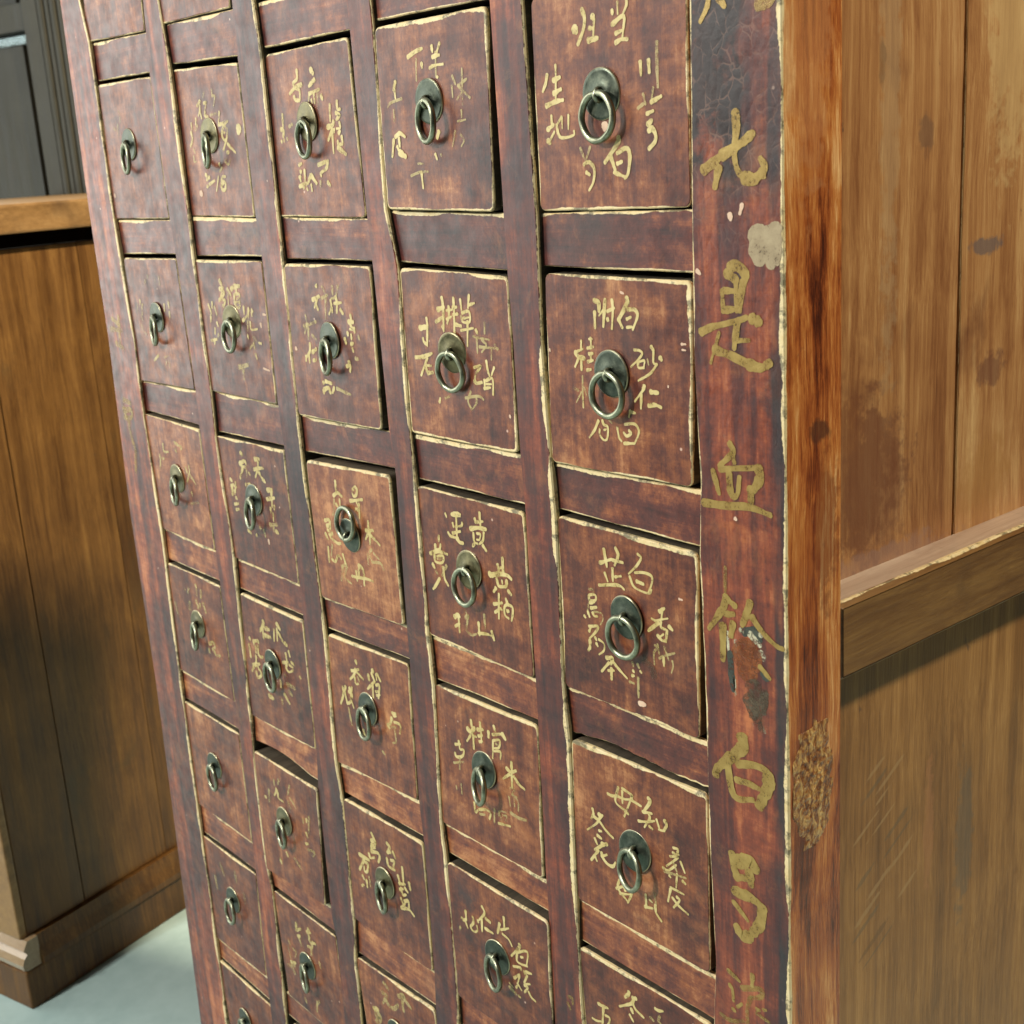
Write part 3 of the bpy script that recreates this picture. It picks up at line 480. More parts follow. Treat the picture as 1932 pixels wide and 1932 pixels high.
# ------------------------------------------------------------------ brush writing: strokes measured on the photo, laid on the face they are painted on
STROKES="""@5 1 1260 0 .20704
75 545 325 575 375;45 635 110 665 210 650 350 590 510;58 755 180 770 225;30 775 220 765 440;42 720 325 765 330;55 715 465 815 440
40 985 120 990 160;25 1045 20 1050 160;35 1150 0 1150 60 1110 160;45 990 280 1100 185 1130 215;30 1130 215 1105 430;40 1030 385 1100 350;42 1025 495 1090 455 1165 450
40 1310 710 1320 870;42 1405 690 1415 840;f40 1500 480 1505 800 1515 1010
f35 1285 1250 1370 1180;f30 1345 1090 1370 1200;45 1435 1180 1555 1110;f25 1460 1010 1440 1180;40 1385 1315 1460 1280;55 1405 1430 1445 1390;48 1410 1510 1450 1480 1490 1560 1480 1640 1410 1720
38 235 860 220 960 185 1060;28 330 750 335 860;48 305 930 385 890;28 335 900 335 1140;45 310 1080 395 1030;44 225 1225 330 1175 420 1155
28 285 1340 290 1450;40 245 1495 310 1440;26 320 1520 260 1640;45 250 1630 270 1650;30 345 1440 375 1570 440 1590 540 1560 545 1510;28 400 1350 350 1440;22 405 1350 410 1480;26 480 1330 480 1490
52 1060 1590 1050 1650 900 1880;46 960 1790 990 1870 1020 1960;44 1040 1770 1150 1710 1190 1800 1170 2000 1130 2060;38 1045 1890 1100 1865;38 1010 1990 1130 2040
f30 620 1710 665 1830;f25 730 1700 660 1930;34 660 1900 720 1870 780 1950 770 2100 720 2200;34 690 1990 730 2020;c80 900 1440 900 1490
@5 2 1300 680 .20704
50 590 185 635 210 640 310;35 590 320 595 500;38 710 175 690 490;22 690 290 640 360;32 790 180 800 300 790 510;32 735 310 820 270;35 740 400 745 415
50 960 160 965 220 865 410;35 865 400 910 500;38 975 290 1050 290 1085 360 1030 520;30 960 400 1010 375;30 960 495 1020 490
26 435 650 435 760;45 375 790 400 830 465 850;28 410 840 365 950;30 435 850 440 990;22 395 770 455 745;20 525 630 565 630;24 545 620 550 720;32 510 735 575 720;30 525 800 570 795;26 545 790 550 880;32 515 890 575 875;30 505 990 550 980
f22 450 1060 455 1400;f30 360 1200 400 1220;f18 440 1240 380 1360;22 455 1300 460 1420;f18 470 1190 500 1280
26 1045 755 1100 760 1140 790 1110 850 1010 950;28 1090 890 1100 960 1160 960;22 1110 890 1165 880 1160 950;42 1245 720 1270 760;24 1270 760 1270 900 1300 920;26 1310 920 1230 1030 1095 1110;42 1350 850 1365 875;f20 1200 860 1215 930
45 1165 1170 1150 1220;24 1150 1220 1055 1350;32 1130 1270 1125 1430;45 1240 1240 1320 1250;42 1215 1400 1290 1390 1360 1420
30 1000 1470 1060 1485;26 1000 1460 985 1530;26 940 1615 1050 1610 1100 1680 1090 1750 1050 1840;24 850 1650 870 1760 900 1810;30 930 1835 1040 1835;30 990 1690 1010 1720 960 1750 925 1710
30 635 1570 590 1680 530 1765;25 680 1570 700 1620 740 1640 745 1720 730 1790 690 1790 650 1730 650 1670;20 700 1680 730 1670;f20 760 1570 790 1600
c22 890 90 925 105;c24 1595 690 1640 690;c20 1600 755 1640 760;c18 70 750 75 770;c20 1440 1175 1440 1190
@5 3 1320 1290 .20704
35 600 110 635 310;32 560 265 690 225;35 735 95 765 180 725 295;30 700 235 820 265;24 610 380 645 480;30 700 330 705 480;26 730 430 800 420;28 545 525 700 520 790 535 835 575
26 990 165 1030 210 980 300 885 395;24 900 430 955 550 1115 620 1150 580;26 960 380 1060 380 1150 420 1155 500 1115 610;35 980 480 1060 515
f24 430 570 470 580 470 640;26 430 690 430 640 500 640 500 700 430 700;30 440 730 490 720;32 450 790 515 780;26 415 830 435 890;26 375 880 390 900;26 470 840 490 880 525 885;f16 420 740 410 860;f16 490 830 570 850 590 920 560 980
26 430 1000 530 1000 510 1060 435 1140;32 440 1170 440 1260;30 500 1130 515 1160;20 540 1150 600 1200 600 1280 545 1325;28 515 1200 530 1230;26 420 1275 440 1240;24 430 1060 450 1010
40 630 1365 700 1370 680 1440;26 660 1420 575 1520;28 700 1400 780 1500 870 1600;36 690 1490 690 1610;24 650 1510 720 1510
38 1240 830 1300 790;26 1270 820 1265 920;22 1150 910 1200 935 1270 920 1340 910;36 1230 960 1115 1050;40 1350 1000 1390 1040;28 1260 950 1260 1010 1320 1040;34 1225 1110 1270 1160 1320 1170;30 1330 1050 1320 1170;22 1240 1130 1290 1090
f24 1190 1220 1230 1240 1180 1300 1185 1440;f22 1220 1210 1240 1320;30 1290 1360 1295 1460;f24 1240 1370 1300 1340 1420 1310;f24 1300 1240 1350 1390;f20 1390 1400 1400 1460 1380 1540
f28 930 1420 940 1460;f28 990 1440 1005 1480;28 935 1510 950 1530;26 1020 1520 1035 1540;28 925 1570 950 1570;f30 995 1600 1000 1820;f24 900 1640 950 1660;c50 1020 1890 1080 1905;gf90 1060 1380 1150 1480 1190 1590;c24 1470 685 1505 695
@5 4 1350 1840 .20704
28 500 275 550 300 620 300;24 620 205 590 370 730 490;26 665 215 770 290 770 330 690 540;22 665 250 670 390;22 600 300 700 340 790 340;26 770 350 885 420;28 700 480 735 510
36 970 330 990 370 910 490;28 910 485 1010 505;26 975 510 985 560 925 660;24 855 590 950 600 1040 590;26 980 650 1020 685;24 1065 575 1100 690;34 1160 590 1180 640 1150 700;22 1090 690 1160 710
28 325 450 335 510 310 560;28 330 530 400 590 480 700 560 785;24 440 525 400 570 370 620 265 690;36 405 520 430 530;24 400 700 430 710;30 380 755 430 795
26 350 790 380 860;38 440 860 490 860;28 440 870 350 920;28 390 930 310 1040;24 350 990 375 1050;30 430 960 440 1010 500 1090 560 1115 590 1070;24 430 1000 490 980
26 635 1270 620 1370 730 1520;24 600 1370 680 1350 700 1400;26 770 1390 770 1450 730 1535;22 690 1370 710 1400;22 640 1430 770 1440
26 940 1440 945 1560 930 1590;f24 1040 1430 1060 1560;22 985 1500 1015 1530;24 930 1580 1020 1600;28 1050 1560 1060 1650 1120 1745
26 1255 900 1310 920 1300 980;24 1250 960 1320 980;24 1220 1000 1310 1010 1180 1110;24 1140 1130 1200 1160 1290 1100;24 1340 1060 1390 1190;f22 1250 1060 1300 1180;f24 1150 1170 1400 1250;22 1300 1200 1290 1360;28 1370 1290 1400 1320;26 1210 1220 1225 1240
24 1230 1360 1290 1390 1380 1440;24 1225 1380 1195 1520;26 1250 1480 1320 1570 1430 1670;24 1300 1470 1330 1510 1260 1590
@5 5 1350 2248 .10352
60 790 1460 880 1510 1000 1560;50 900 1540 880 1932;40 650 1790 750 1850 900 1870;40 950 1730 1040 1780 1040 1880 990 1960 900 2050;50 650 1980 850 2080 1100 2150
70 1490 1180 1480 1240 1400 1310;80 1590 1340 1650 1340;60 1590 1390 1540 1460 1270 1520;55 1570 1440 1650 1600 1830 1780;60 1550 1590 1580 1680;50 1510 1720 1590 1870
60 2090 1570 2170 1620 2270 1630;f50 1990 1780 2050 1850;f50 2200 1750 2170 1850 2230 1932
@4 1 880 60 .20704
36 735 240 745 305;30 825 210 790 330;36 745 370 790 350 825 345;f24 780 310 785 600;28 715 495 770 465 870 450;28 800 600 810 600
38 460 370 540 310 625 270;f22 555 390 560 640;36 620 450 625 490
36 315 660 295 750;26 305 740 320 850;f24 390 850 260 900 230 950;f20 300 980 305 1110
36 320 1290 370 1250 430 1290;30 300 1330 285 1520;34 360 1300 370 1400;30 340 1400 370 1470;54 370 1470 440 1520
f28 975 590 1010 680;f20 970 700 980 830;f22 1085 500 1095 920;f28 1040 700 1140 620;f26 1050 710 1180 840;f22 1080 780 1030 860;f22 1080 980 1085 1060;f20 1040 1110 1130 1090;f20 1010 1220 980 1400;f20 1070 1260 1110 1330 1080 1400
f24 500 1740 600 1700 700 1690;28 620 1700 640 1880;f20 580 1600 640 1600;26 780 1490 800 1550;f20 845 1490 850 1510;38 820 1230 800 1310
@4 2 960 680 .20704
34 465 150 480 250 490 540;40 420 290 490 260;34 400 430 490 370;28 470 480 490 530;28 545 250 550 360 530 450;22 520 300 590 290;30 600 160 610 320 615 590;32 590 265 640 260;28 600 350 650 340;34 620 460 690 480;22 520 400 580 370
28 680 180 695 290;28 780 130 770 270;26 770 240 845 215;26 700 330 780 310 790 430 710 430 690 360;22 710 390 780 380;24 690 530 830 505;26 765 430 765 710
28 290 390 305 500;46 220 500 290 490;28 300 480 300 710;28 250 620 260 660 300 700
34 165 840 250 835 355 795;26 300 850 230 1050;30 280 940 310 1040;24 280 930 350 940;34 310 1020 365 1015
32 860 520 880 570;f24 960 440 960 560;f22 830 600 1020 640;f24 870 620 880 790;f24 930 640 980 700 930 780;f26 1080 700 1110 760;f24 900 720 1120 740;f22 1040 760 1040 870
26 840 960 920 940 860 1030 850 1100;34 850 1120 870 1140 930 1130;28 980 880 1000 1000 1020 1060;24 1070 960 1040 1050;26 960 1100 965 1210;28 960 1200 1030 1190;26 980 1110 1040 1080 1060 1130 1060 1270;20 980 1150 1040 1150
f26 740 1310 890 1290 950 1330;f24 800 1240 770 1350 820 1450;f24 860 1290 870 1360 820 1450;26 440 1360 450 1310;f24 510 1310 560 1290;c24 1255 1520 1260 1540
@4 3 1000 1180 .20704
24 315 230 330 270;26 390 240 440 220 490 240;24 400 250 490 260;24 400 340 410 380;24 510 340 500 370 430 380;24 440 240 450 520;26 400 455 490 435;28 350 450 380 490 450 510;38 455 520 480 560 520 570
30 710 220 720 370;30 655 290 670 330;26 660 330 750 320;38 605 405 690 395 780 410;24 640 450 650 550 690 580;26 760 450 750 540 710 580;20 680 460 720 470 710 530 680 530;30 650 580 630 610;30 750 600 790 660
28 240 490 240 550;28 200 590 205 640 250 640 260 590;32 140 690 230 665 340 700;24 190 700 200 780 260 800 290 780 290 720 220 720;f22 220 750 280 750;34 170 810 190 850;f28 330 830 280 940;f24 210 900 230 930;28 290 850 310 980 350 1060;28 250 980 200 1070 175 1100
34 975 745 985 940;28 920 820 935 900;22 930 860 990 850;44 830 925 860 950;38 830 940 960 925 1040 950 1080 990;32 910 980 930 1060 980 1080;32 1025 1010 1015 1070 940 1070;22 970 1000 975 1040;28 900 1090 875 1130;36 1040 1120 1075 1165
26 935 1160 935 1440;28 880 1275 970 1260;28 890 1370 960 1320;24 940 1320 970 1340;28 1015 1210 1030 1270 1000 1310 1005 1400 1050 1440;28 1040 1280 1090 1310 1095 1390 1080 1470;32 1030 1355 1050 1355
f28 765 1400 775 1560;28 700 1500 710 1630;26 700 1610 790 1620 850 1640;30 850 1590 880 1695
38 425 1420 460 1400 480 1420;24 465 1400 480 1600;26 430 1530 480 1500;f24 545 1350 560 1400;f30 550 1430 580 1410 570 1450;f24 570 1470 560 1580 620 1630 680 1620
@4 4 1050 1680 .17236
38 445 240 455 330;48 400 360 440 400 490 350;34 450 400 470 450;30 475 450 485 640;26 440 450 390 530;30 570 270 575 370;34 540 370 610 370;24 585 400 590 550;30 550 460 600 450;30 560 540 600 530;26 490 460 520 470
34 760 330 780 390;34 685 400 685 480;30 740 440 890 430;50 880 440 915 500;26 750 520 745 770;26 760 520 840 520 830 620 760 630;f24 790 570 810 580;24 750 670 850 680 850 780
30 230 575 300 570;24 275 530 290 640;28 225 690 240 740 300 750 340 720 345 650 300 650;f22 210 830 340 820;f24 290 760 290 920;f20 240 1150 250 1200;f20 310 1120 320 1260
38 1005 820 1010 950;36 940 910 1000 960 1070 940;30 980 990 890 1050;30 1010 1000 1015 1170;34 1040 1020 1110 1130 1190 1200
f24 990 1180 1050 1200 1020 1250;f20 970 1300 990 1430;f22 1040 1290 1050 1440;f22 1050 1300 1100 1380 1100 1500;f24 1010 1270 1080 1310;f36 1000 1530 1110 1600 1210 1630
28 490 1380 510 1510 540 1490;28 560 1480 650 1480 720 1530 700 1610;f26 570 1540 640 1550;f26 770 1480 770 1660;f24 830 1560 850 1500 930 1520;f24 840 1540 880 1640;26 830 1670 990 1710;f20 880 1560 940 1570 930 1640;46 620 1250 640 1290
@4 5 1080 2130 .1646
30 150 390 180 420 220 400;28 205 290 215 420;26 200 430 240 540;f24 130 520 120 560;26 310 380 320 460 280 520 330 590 380 570 370 500;28 440 220 480 320 400 420;30 385 430 390 450;30 440 400 445 580;36 500 400 560 450;34 490 540 600 610;34 700 470 670 610;30 760 380 770 560;26 720 560 830 540;24 740 620 830 700 880 800
34 980 770 990 810 870 940;26 950 900 950 1010 1010 1060 1100 1090;26 960 890 1070 870 1110 920 1090 1080;24 1010 960 1040 960
28 900 1090 1000 1110 1010 1150;40 1060 1180 1080 1190;34 1080 1170 1160 1200;30 915 1260 990 1210;24 990 1220 970 1320;26 1100 1230 1060 1340 1140 1350;24 960 1340 1020 1440;24 940 1400 960 1370;26 1060 1370 1110 1400 1060 1470;28 1120 1460 1160 1540 1220 1600;f40 850 1400 950 1500;26 980 1520 1000 1540;f22 840 1330 900 1400
@3 1 640 130 .18116
30 385 210 390 320 340 380 350 420;32 445 400 370 430 295 520;28 360 440 420 470 430 600;32 350 560 370 600 420 610;46 570 200 600 250;38 620 330 545 420;30 550 520 680 460;f24 550 520 540 640;26 610 510 625 640;f26 660 490 665 660;36 710 550 725 590;22 580 600 590 640
28 820 660 830 880;40 800 960 860 930 870 880;28 850 960 875 1300;30 850 1000 805 1130;30 915 610 925 720 960 720;34 900 770 950 800 910 860;24 950 900 960 970 910 980;34 940 1040 960 1010;28 980 1080 990 1180 930 1180;42 930 1230 1040 1320;24 930 1150 930 1190;22 880 990 880 1030
26 195 800 205 960;32 180 990 210 1000 210 1080;26 185 1140 190 1160;24 220 1130 220 1150;26 260 1110 265 1130;f30 290 950 330 920
32 670 1460 800 1400;32 790 1420 780 1500 710 1560 710 1600;36 800 1690 830 1730;f24 700 1680 700 1740;30 415 1460 450 1440;30 440 1540 440 1570;32 430 1620 440 1670;34 430 1740 530 1700;26 490 1530 500 1680;24 490 1710 480 1780;30 570 1590 540 1700;36 580 1600 650 1700;26 520 1760 535 1790;24 580 1720 590 1800
@3 2 690 650 .17081
44 385 190 395 210;34 340 390 430 340;28 400 380 365 500;30 385 450 415 530;f28 470 200 510 300;f30 460 370 550 320;f24 520 340 520 660;f28 610 200 620 320;f28 690 190 660 340 600 380;28 590 400 600 480 570 590;28 610 500 615 570;30 660 350 680 440 675 570;28 640 440 740 430;34 730 530 760 580
30 870 610 880 680;40 850 700 910 700;28 870 740 900 800 860 800;32 920 790 930 850;32 830 850 835 890;28 880 880 885 940;34 790 930 810 1000;36 880 1010 910 1000;26 900 1070 910 1110;f34 940 1210 980 1220;38 850 1260 855 1320;30 820 1320 870 1310 865 1390;f26 980 900 1000 960
f26 240 610 255 680;f30 220 760 380 700;f28 260 720 230 860;f26 280 790 280 940;f26 330 880 390 950;30 300 1010 300 1110 250 1200;34 340 1120 390 1080;26 290 1170 300 1270;24 250 1180 250 1240;30 350 1240 390 1230
36 490 1550 500 1550;30 520 1530 600 1560;30 490 1650 500 1700;36 500 1650 560 1620 590 1690;28 640 1620 620 1690;f30 680 1630 870 1720;c30 105 1070 120 1080
@3 3 740 1130 .16046
30 385 130 400 280;32 360 340 420 300 480 350;f24 370 400 370 550 350 630;24 400 470 460 560;24 450 400 460 500
30 650 250 680 215 710 250 700 330 660 350 640 300;30 610 420 700 410 790 400;28 710 440 740 520 720 570;24 740 470 750 680;24 690 540 740 540
32 235 710 290 700 310 760;34 260 790 310 790 300 860 270 850;30 240 900 280 990;28 340 900 320 960 420 1050 470 1050;26 300 920 330 930;26 280 1110 290 1230 300 1330;f24 340 1080 330 1230;26 340 1290 390 1320 430 1230 480 1290;26 500 1220 540 1350
28 875 730 885 880;30 840 860 950 860;26 880 900 840 990;30 900 900 905 1060;28 920 940 980 1000 1050 1080;f24 870 1210 880 1370;f24 930 1140 890 1210 930 1320;f26 930 1330 1060 1350 1110 1450;f22 960 1200 1040 1290
f28 480 1390 560 1370;f26 500 1400 480 1600;f28 560 1400 530 1560 630 1650;44 740 1390 780 1410;30 790 1420 810 1500 820 1680;28 700 1470 715 1610;24 740 1450 740 1550;28 640 1540 720 1560 850 1580 950 1620
@3 4 780 1560 .15528
36 455 130 470 170;24 390 280 500 260;28 450 250 430 340 370 410;24 460 290 500 330 570 410;24 440 380 460 480 500 480;f22 490 380 510 440
44 715 280 735 290;34 650 350 665 420;30 700 320 750 440;30 790 340 840 440;24 770 330 780 420;28 750 440 640 560;28 715 480 730 690;28 770 500 820 510 810 700;24 770 600 820 600;24 780 660 830 650
30 260 530 270 640 230 780;30 300 520 290 600 330 780;36 360 540 380 590;28 350 600 400 640 400 700;26 350 780 400 740;24 400 540 380 700;24 380 700 430 850
f26 350 860 400 1110;26 1020 930 1080 940;30 1040 970 1080 980;28 1010 1010 990 1090 950 1110 980 1160;26 1050 1070 1130 1100 1150 1160 1135 1250;f24 1020 1150 1080 1150;f22 1060 1200 1080 1370 1030 1390;f24 870 1520 910 1570;28 580 1190 600 1270
@3 5 820 1960 .15528
30 440 200 480 290 500 330;34 445 320 500 330 490 390 440 380;28 440 400 445 500;30 440 480 540 510 570 570 550 650;26 400 510 430 580 490 580;24 460 430 500 430
34 680 360 720 420 690 490;28 690 500 740 500;28 770 490 810 590;28 680 600 700 700 760 750 800 770;28 740 620 790 640 780 720
38 260 530 410 620;30 330 610 260 760;26 350 650 390 680 380 790 340 790 330 710;28 310 860 330 910;28 370 930 380 1030;26 300 1010 330 1000;f24 410 880 430 1020
28 915 730 935 960;28 850 860 880 970;28 870 980 960 990;30 1020 970 1040 1070;28 960 1050 1000 1110;28 900 1050 920 1150;26 880 1070 930 1060;26 930 1160 980 1150;26 900 1210 930 1290;30 950 1250 1010 1250 1020 1340;28 910 1350 960 1290;28 900 1350 1020 1380 1100 1480
@3 6 860 2300 .09317
f60 620 530 740 700;f60 580 770 700 850;f50 690 880 600 1050;f60 700 1020 790 1150 900 1190 980 1100;f70 1000 880 1140 870 1100 1030 1130 1250;70 380 1190 480 1220;f110 440 1330 520 1420 460 1560;f60 1150 950 1330 1200
@2 1 430 180 .15528
f30 370 260 360 350;30 310 400 270 470;26 310 470 310 560 290 620;24 310 540 340 660;26 370 430 410 420 390 520;30 390 560 390 620 440 640;f26 490 220 500 300;f24 500 320 540 330 520 480;f22 480 610 580 590;24 610 560 600 740
34 600 760 680 740 740 700;28 680 770 650 900 680 990 720 980 730 850 700 790;24 680 880 700 880;26 720 990 670 1170;30 740 1060 860 1190;34 730 1190 760 1180;f28 720 1260 700 1320 750 1370 780 1300
24 180 740 190 840;30 180 890 200 960;26 200 990 170 1100;24 250 670 250 760;f27 270 780 240 850;f24 220 1140 240 1200;f22 220 1260 230 1340 260 1330
34 400 1530 430 1560;28 460 1570 420 1610;30 420 1710 440 1710;26 460 1680 540 1620;28 610 1360 620 1390;24 650 1420 620 1490;20 600 1560 570 1780;26 660 1560 710 1560;34 650 1680 680 1640 710 1680 700 1760 660 1760 645 1700;26 650 1580 640 1660;90 910 810 905 860;c50 330 1820 350 1830
@2 2 480 640 .14493
44 320 220 350 290;34 320 350 360 350 370 420;40 390 410 350 490 310 530;36 310 530 320 540;26 370 330 340 460;26 370 530 410 540 380 640 360 610;34 440 350 470 390;30 480 410 510 480;22 455 430 465 640
46 510 350 560 310 640 300;24 590 360 590 420;30 560 440 560 560 600 650 650 660;30 580 430 640 440 650 550 650 650;24 600 510 630 500;26 590 570 640 570
28 130 610 160 690 180 760;24 190 580 190 660;26 170 780 170 890;f28 230 640 270 780;26 270 900 290 960;26 240 1000 240 1090;24 180 1200 270 1180;28 235 1180 235 1260;f24 300 1100 280 1180
32 710 650 720 760;28 700 870 760 800 800 700;30 790 670 790 820;30 840 690 860 720;26 840 740 850 800;f26 780 880 780 1040;24 820 900 840 1020 940 1010;26 780 1120 790 1170;f26 860 1120 880 1230 820 1330;f26 890 1150 930 1220;24 1000 1250 960 1240;28 910 1430 930 1500;f26 880 1260 900 1350;f40 640 1640 790 1600;f40 700 1650 720 1830;c22 1030 770 1075 775;c28 990 930 1000 970;c20 1040 1660 1140 1700
@2 3 530 1060 .14493
38 310 150 345 190;40 310 330 370 290;26 390 290 410 360;28 330 380 400 390;30 350 410 320 520;30 320 520 310 580;f22 410 420 420 550;26 450 480 475 520
44 550 260 620 260;26 600 280 600 400;34 535 430 610 410 690 410;28 590 450 560 560;28 620 480 660 560;34 680 590 720 640
44 760 770 830 760;38 820 780 820 850;36 750 920 870 900;24 830 930 835 1050;28 810 1060 810 1100;28 870 1040 870 1090;28 820 1130 850 1160;26 850 1170 860 1280;f34 800 1340 920 1340;36 900 1450 940 1480;f30 860 1380 870 1450
34 150 590 175 620;38 170 700 185 850;26 230 640 230 800;26 210 780 220 830;28 240 890 260 920;28 220 1000 280 990;26 250 1090 290 1080;26 190 680 250 720;30 400 680 470 670;30 440 1430 490 1480;34 580 1510 590 1530;34 640 1390 650 1390;f30 700 1440 730 1540;c28 780 1600 790 1660
@2 4 580 1450 .13975
40 350 240 360 300 300 420;28 345 370 365 540;40 390 370 460 395;40 390 490 480 530;44 590 300 620 350 640 380;26 540 390 545 590;26 590 380 600 580;32 620 450 680 570 740 660;40 740 640 760 660
34 120 530 140 570;32 120 660 145 850;28 190 570 200 650;32 190 600 260 580 275 620;26 230 680 235 790;28 265 670 275 800 310 860 360 860;30 235 850 240 940;34 175 1000 300 980;26 240 960 200 1040 170 1100;28 250 1000 290 1080;30 240 1120 270 1210 330 1170 300 1080
30 740 810 760 920;28 790 770 810 850;30 690 960 780 950;30 840 960 890 1000;28 760 980 750 1050 800 1120 870 1090;24 800 1000 860 1040;f24 730 1170 740 1180;28 980 1200 1000 1230;f40 770 1330 900 1400;f40 800 1450 850 1520;44 470 1530 530 1570;30 655 1270 660 1380;36 720 1500 810 1660;f30 680 1600 690 1660;30 450 1270 460 1340
@2 5 610 1830 .14493
f26 310 240 320 320;f26 390 240 380 300;38 350 395 365 410;22 350 430 320 490;24 380 450 390 530 470 600;28 170 510 190 520;f24 230 400 240 600;f24 570 330 540 480;f24 580 540 680 700;f25 550 600 590 700
f26 800 880 800 950;28 850 890 850 930;f26 890 850 890 1150;26 850 1120 870 1180;26 840 1290 880 1290;f26 870 1380 980 1430 960 1500
34 420 1540 440 1610;f26 660 1540 770 1710;26 520 1430 550 1500
@2 6 670 2180 .13872
34 280 200 280 320;26 290 310 360 290;30 310 420 350 410;34 485 290 490 380 510 450;28 460 340 530 360;34 500 470 560 590;30 560 530 610 550;26 480 590 560 620;26 540 640 545 740;f30 330 450 370 580
f28 150 500 170 560;f26 150 620 180 780;f24 220 630 280 700 260 780;30 190 860 270 880;f30 140 920 260 930;f36 230 980 260 1070
f26 640 1540 640 1720;f24 680 1540 640 1600;f26 440 1490 460 1560;f28 680 880 700 960
@1 1 240 240 .12422
f26 350 210 380 250;f22 380 290 380 420;f24 340 480 330 520;f30 260 540 300 570;f24 340 560 350 720;c34 280 1830 300 1850
@1 2 310 650 .1294
f26 330 60 340 110;f30 290 160 280 230;f24 460 110 480 190;f24 540 90 560 240;30 195 530 200 590;26 240 600 230 700 240 790;f26 150 620 150 730;f24 220 820 250 900;30 640 600 650 720;30 715 560 730 660;28 740 740 750 850;f26 230 990 260 1090 320 1150;28 540 1540 460 1640;f26 650 1580 710 1550;f24 690 1650 680 1730;f24 730 1650 750 1760
@1 3 350 1040 .1294
26 305 160 330 300 410 310;30 520 140 600 190 650 220 640 260;30 540 270 560 310;26 250 370 265 470 260 610;30 300 430 330 430;30 730 600 760 700;28 790 580 800 680 760 860;26 810 740 920 910;26 840 1060 860 1120;f24 830 1270 980 1250
@1 4 400 1380 .15528
30 435 120 455 150;f24 450 170 460 290;30 520 210 520 320;28 450 370 460 410;30 480 440 480 480;26 510 410 515 450;30 555 410 600 540;f26 270 180 280 200;f26 330 170 320 240;f30 350 390 340 470 400 510;f26 130 400 150 480 180 590;26 650 1020 720 1010 740 1070 700 1110;28 650 1110 660 1160;26 730 1140 760 1200 820 1210
@1 6 0 1632 .42236
f12 1250 1030 1270 1090;f10 1220 1100 1230 1160;f12 1330 1070 1340 1130;f10 1380 1190 1390 1250
@R 0 1640 0 .26915
45 200 -40 190 60 130 190;60 290 -30 340 50
75 160 1510 310 1390;75 320 1380 470 1290 590 1190;72 440 1000 450 1130 440 1250;56 440 1250 435 1400 465 1520 540 1600;90 520 1580 610 1590 680 1530;60 680 1560 700 1480 660 1400;66 290 1500 260 1660
f95 640 40 720 20 770 -20;c42 390 1900 400 1950;c34 500 1820 480 1900
@R 1 1640 600 .36212
60 290 110 330 95 390 150 380 230;52 275 150 330 190;42 375 200 355 400;30 240 260 245 400;35 250 260 330 265;30 330 210 335 400;38 260 390 350 380
65 445 450 490 470;38 100 535 180 500 330 465 400 440;45 340 470 320 640;28 330 590 420 590;22 220 540 165 740;50 190 650 300 690 400 740 490 775;56 420 750 500 770 560 735
38 290 1270 310 1330 220 1420;28 310 1340 320 1400;35 180 1450 220 1600;32 230 1440 480 1430;38 285 1470 300 1600 340 1610 355 1490;58 480 1440 490 1500 440 1590;48 430 1580 430 1650;42 120 1660 260 1680 420 1690 560 1745;c24 75 130 95 150;c20 325 1765 330 1770
@R 2 1640 1360 .26915
56 355 240 330 350 205 530;52 355 260 440 330;45 350 400 430 400;60 330 500 330 800;55 420 480 400 600;60 570 300 540 400 500 500;44 590 430 680 560 800 680 860 710;f30 350 -20 350 220
40 660 870 750 980
@R 3 1640 1740 .26915
95 500 80 510 170 400 260;65 400 260 270 370 270 420;56 370 300 430 600 600 640;56 460 320 600 330 700 370 750 440;100 735 430 730 530 650 700;50 450 460 550 490 650 540
56 410 1110 430 1250 480 1330;90 470 1190 570 1180 620 1260;70 560 1280 580 1390;56 450 1320 560 1340;70 440 1450 580 1510 680 1590;80 680 1600 660 1740 570 1850;74 570 1850 500 1850 450 1760;42 430 1550 550 1710
@R 4 1640 2248 .10352
90 990 700 1240 940;70 1020 1030 1080 1150 1100 1400;80 1090 1580 1130 1620;60 1200 1530 1300 1460;90 1540 800 1530 1050;f100 1300 1100 1720 1130 1740 1300 1500 1330;f90 1500 1300 1420 1600 1430 1932;f80 800 1700 1050 1850 1350 1860;70 1640 1590 1700 1610;60 1790 1600 1850 1610;f70 1640 1680 1932 1900
@M 4 1350 2248 .10352
f50 80 1440 140 1590;f45 90 1300 180 1330 190 1480
@L 0 0 816 .42236
f16 700 330 740 350;f14 700 390 745 390 745 430 705 430;f14 700 375 720 440;f14 730 450 740 520 770 620;f14 770 620 770 740
f14 635 -130 680 -90;f14 630 -70 690 -60;f14 670 -140 680 0;f14 660 10 700 40
@D 2 1640 1360 .26915
o200 545 770 548 920;o130 545 680 545 760
g130 600 1040 640 1180 640 1260;g100 560 1160 640 1340;g60 700 1100 690 1280;g60 600 1300 670 1430
k46 395 750 405 950 420 1080;k60 520 560 600 560 660 640;k56 690 930 720 980
w40 490 550 500 560;w46 570 580 600 620 660 680;w34 660 580 670 600;w50 660 750 690 800;w22 440 640 440 760;w20 370 560 380 760;w22 430 980 440 1120;w22 600 1380 610 1400;w26 700 1420 705 1460
@D 0 1632 0 .42236
u105 428 1340 435 1480;u85 490 1310 500 1490;u60 525 1290 530 1490;k16 445 1430 450 1490
"""
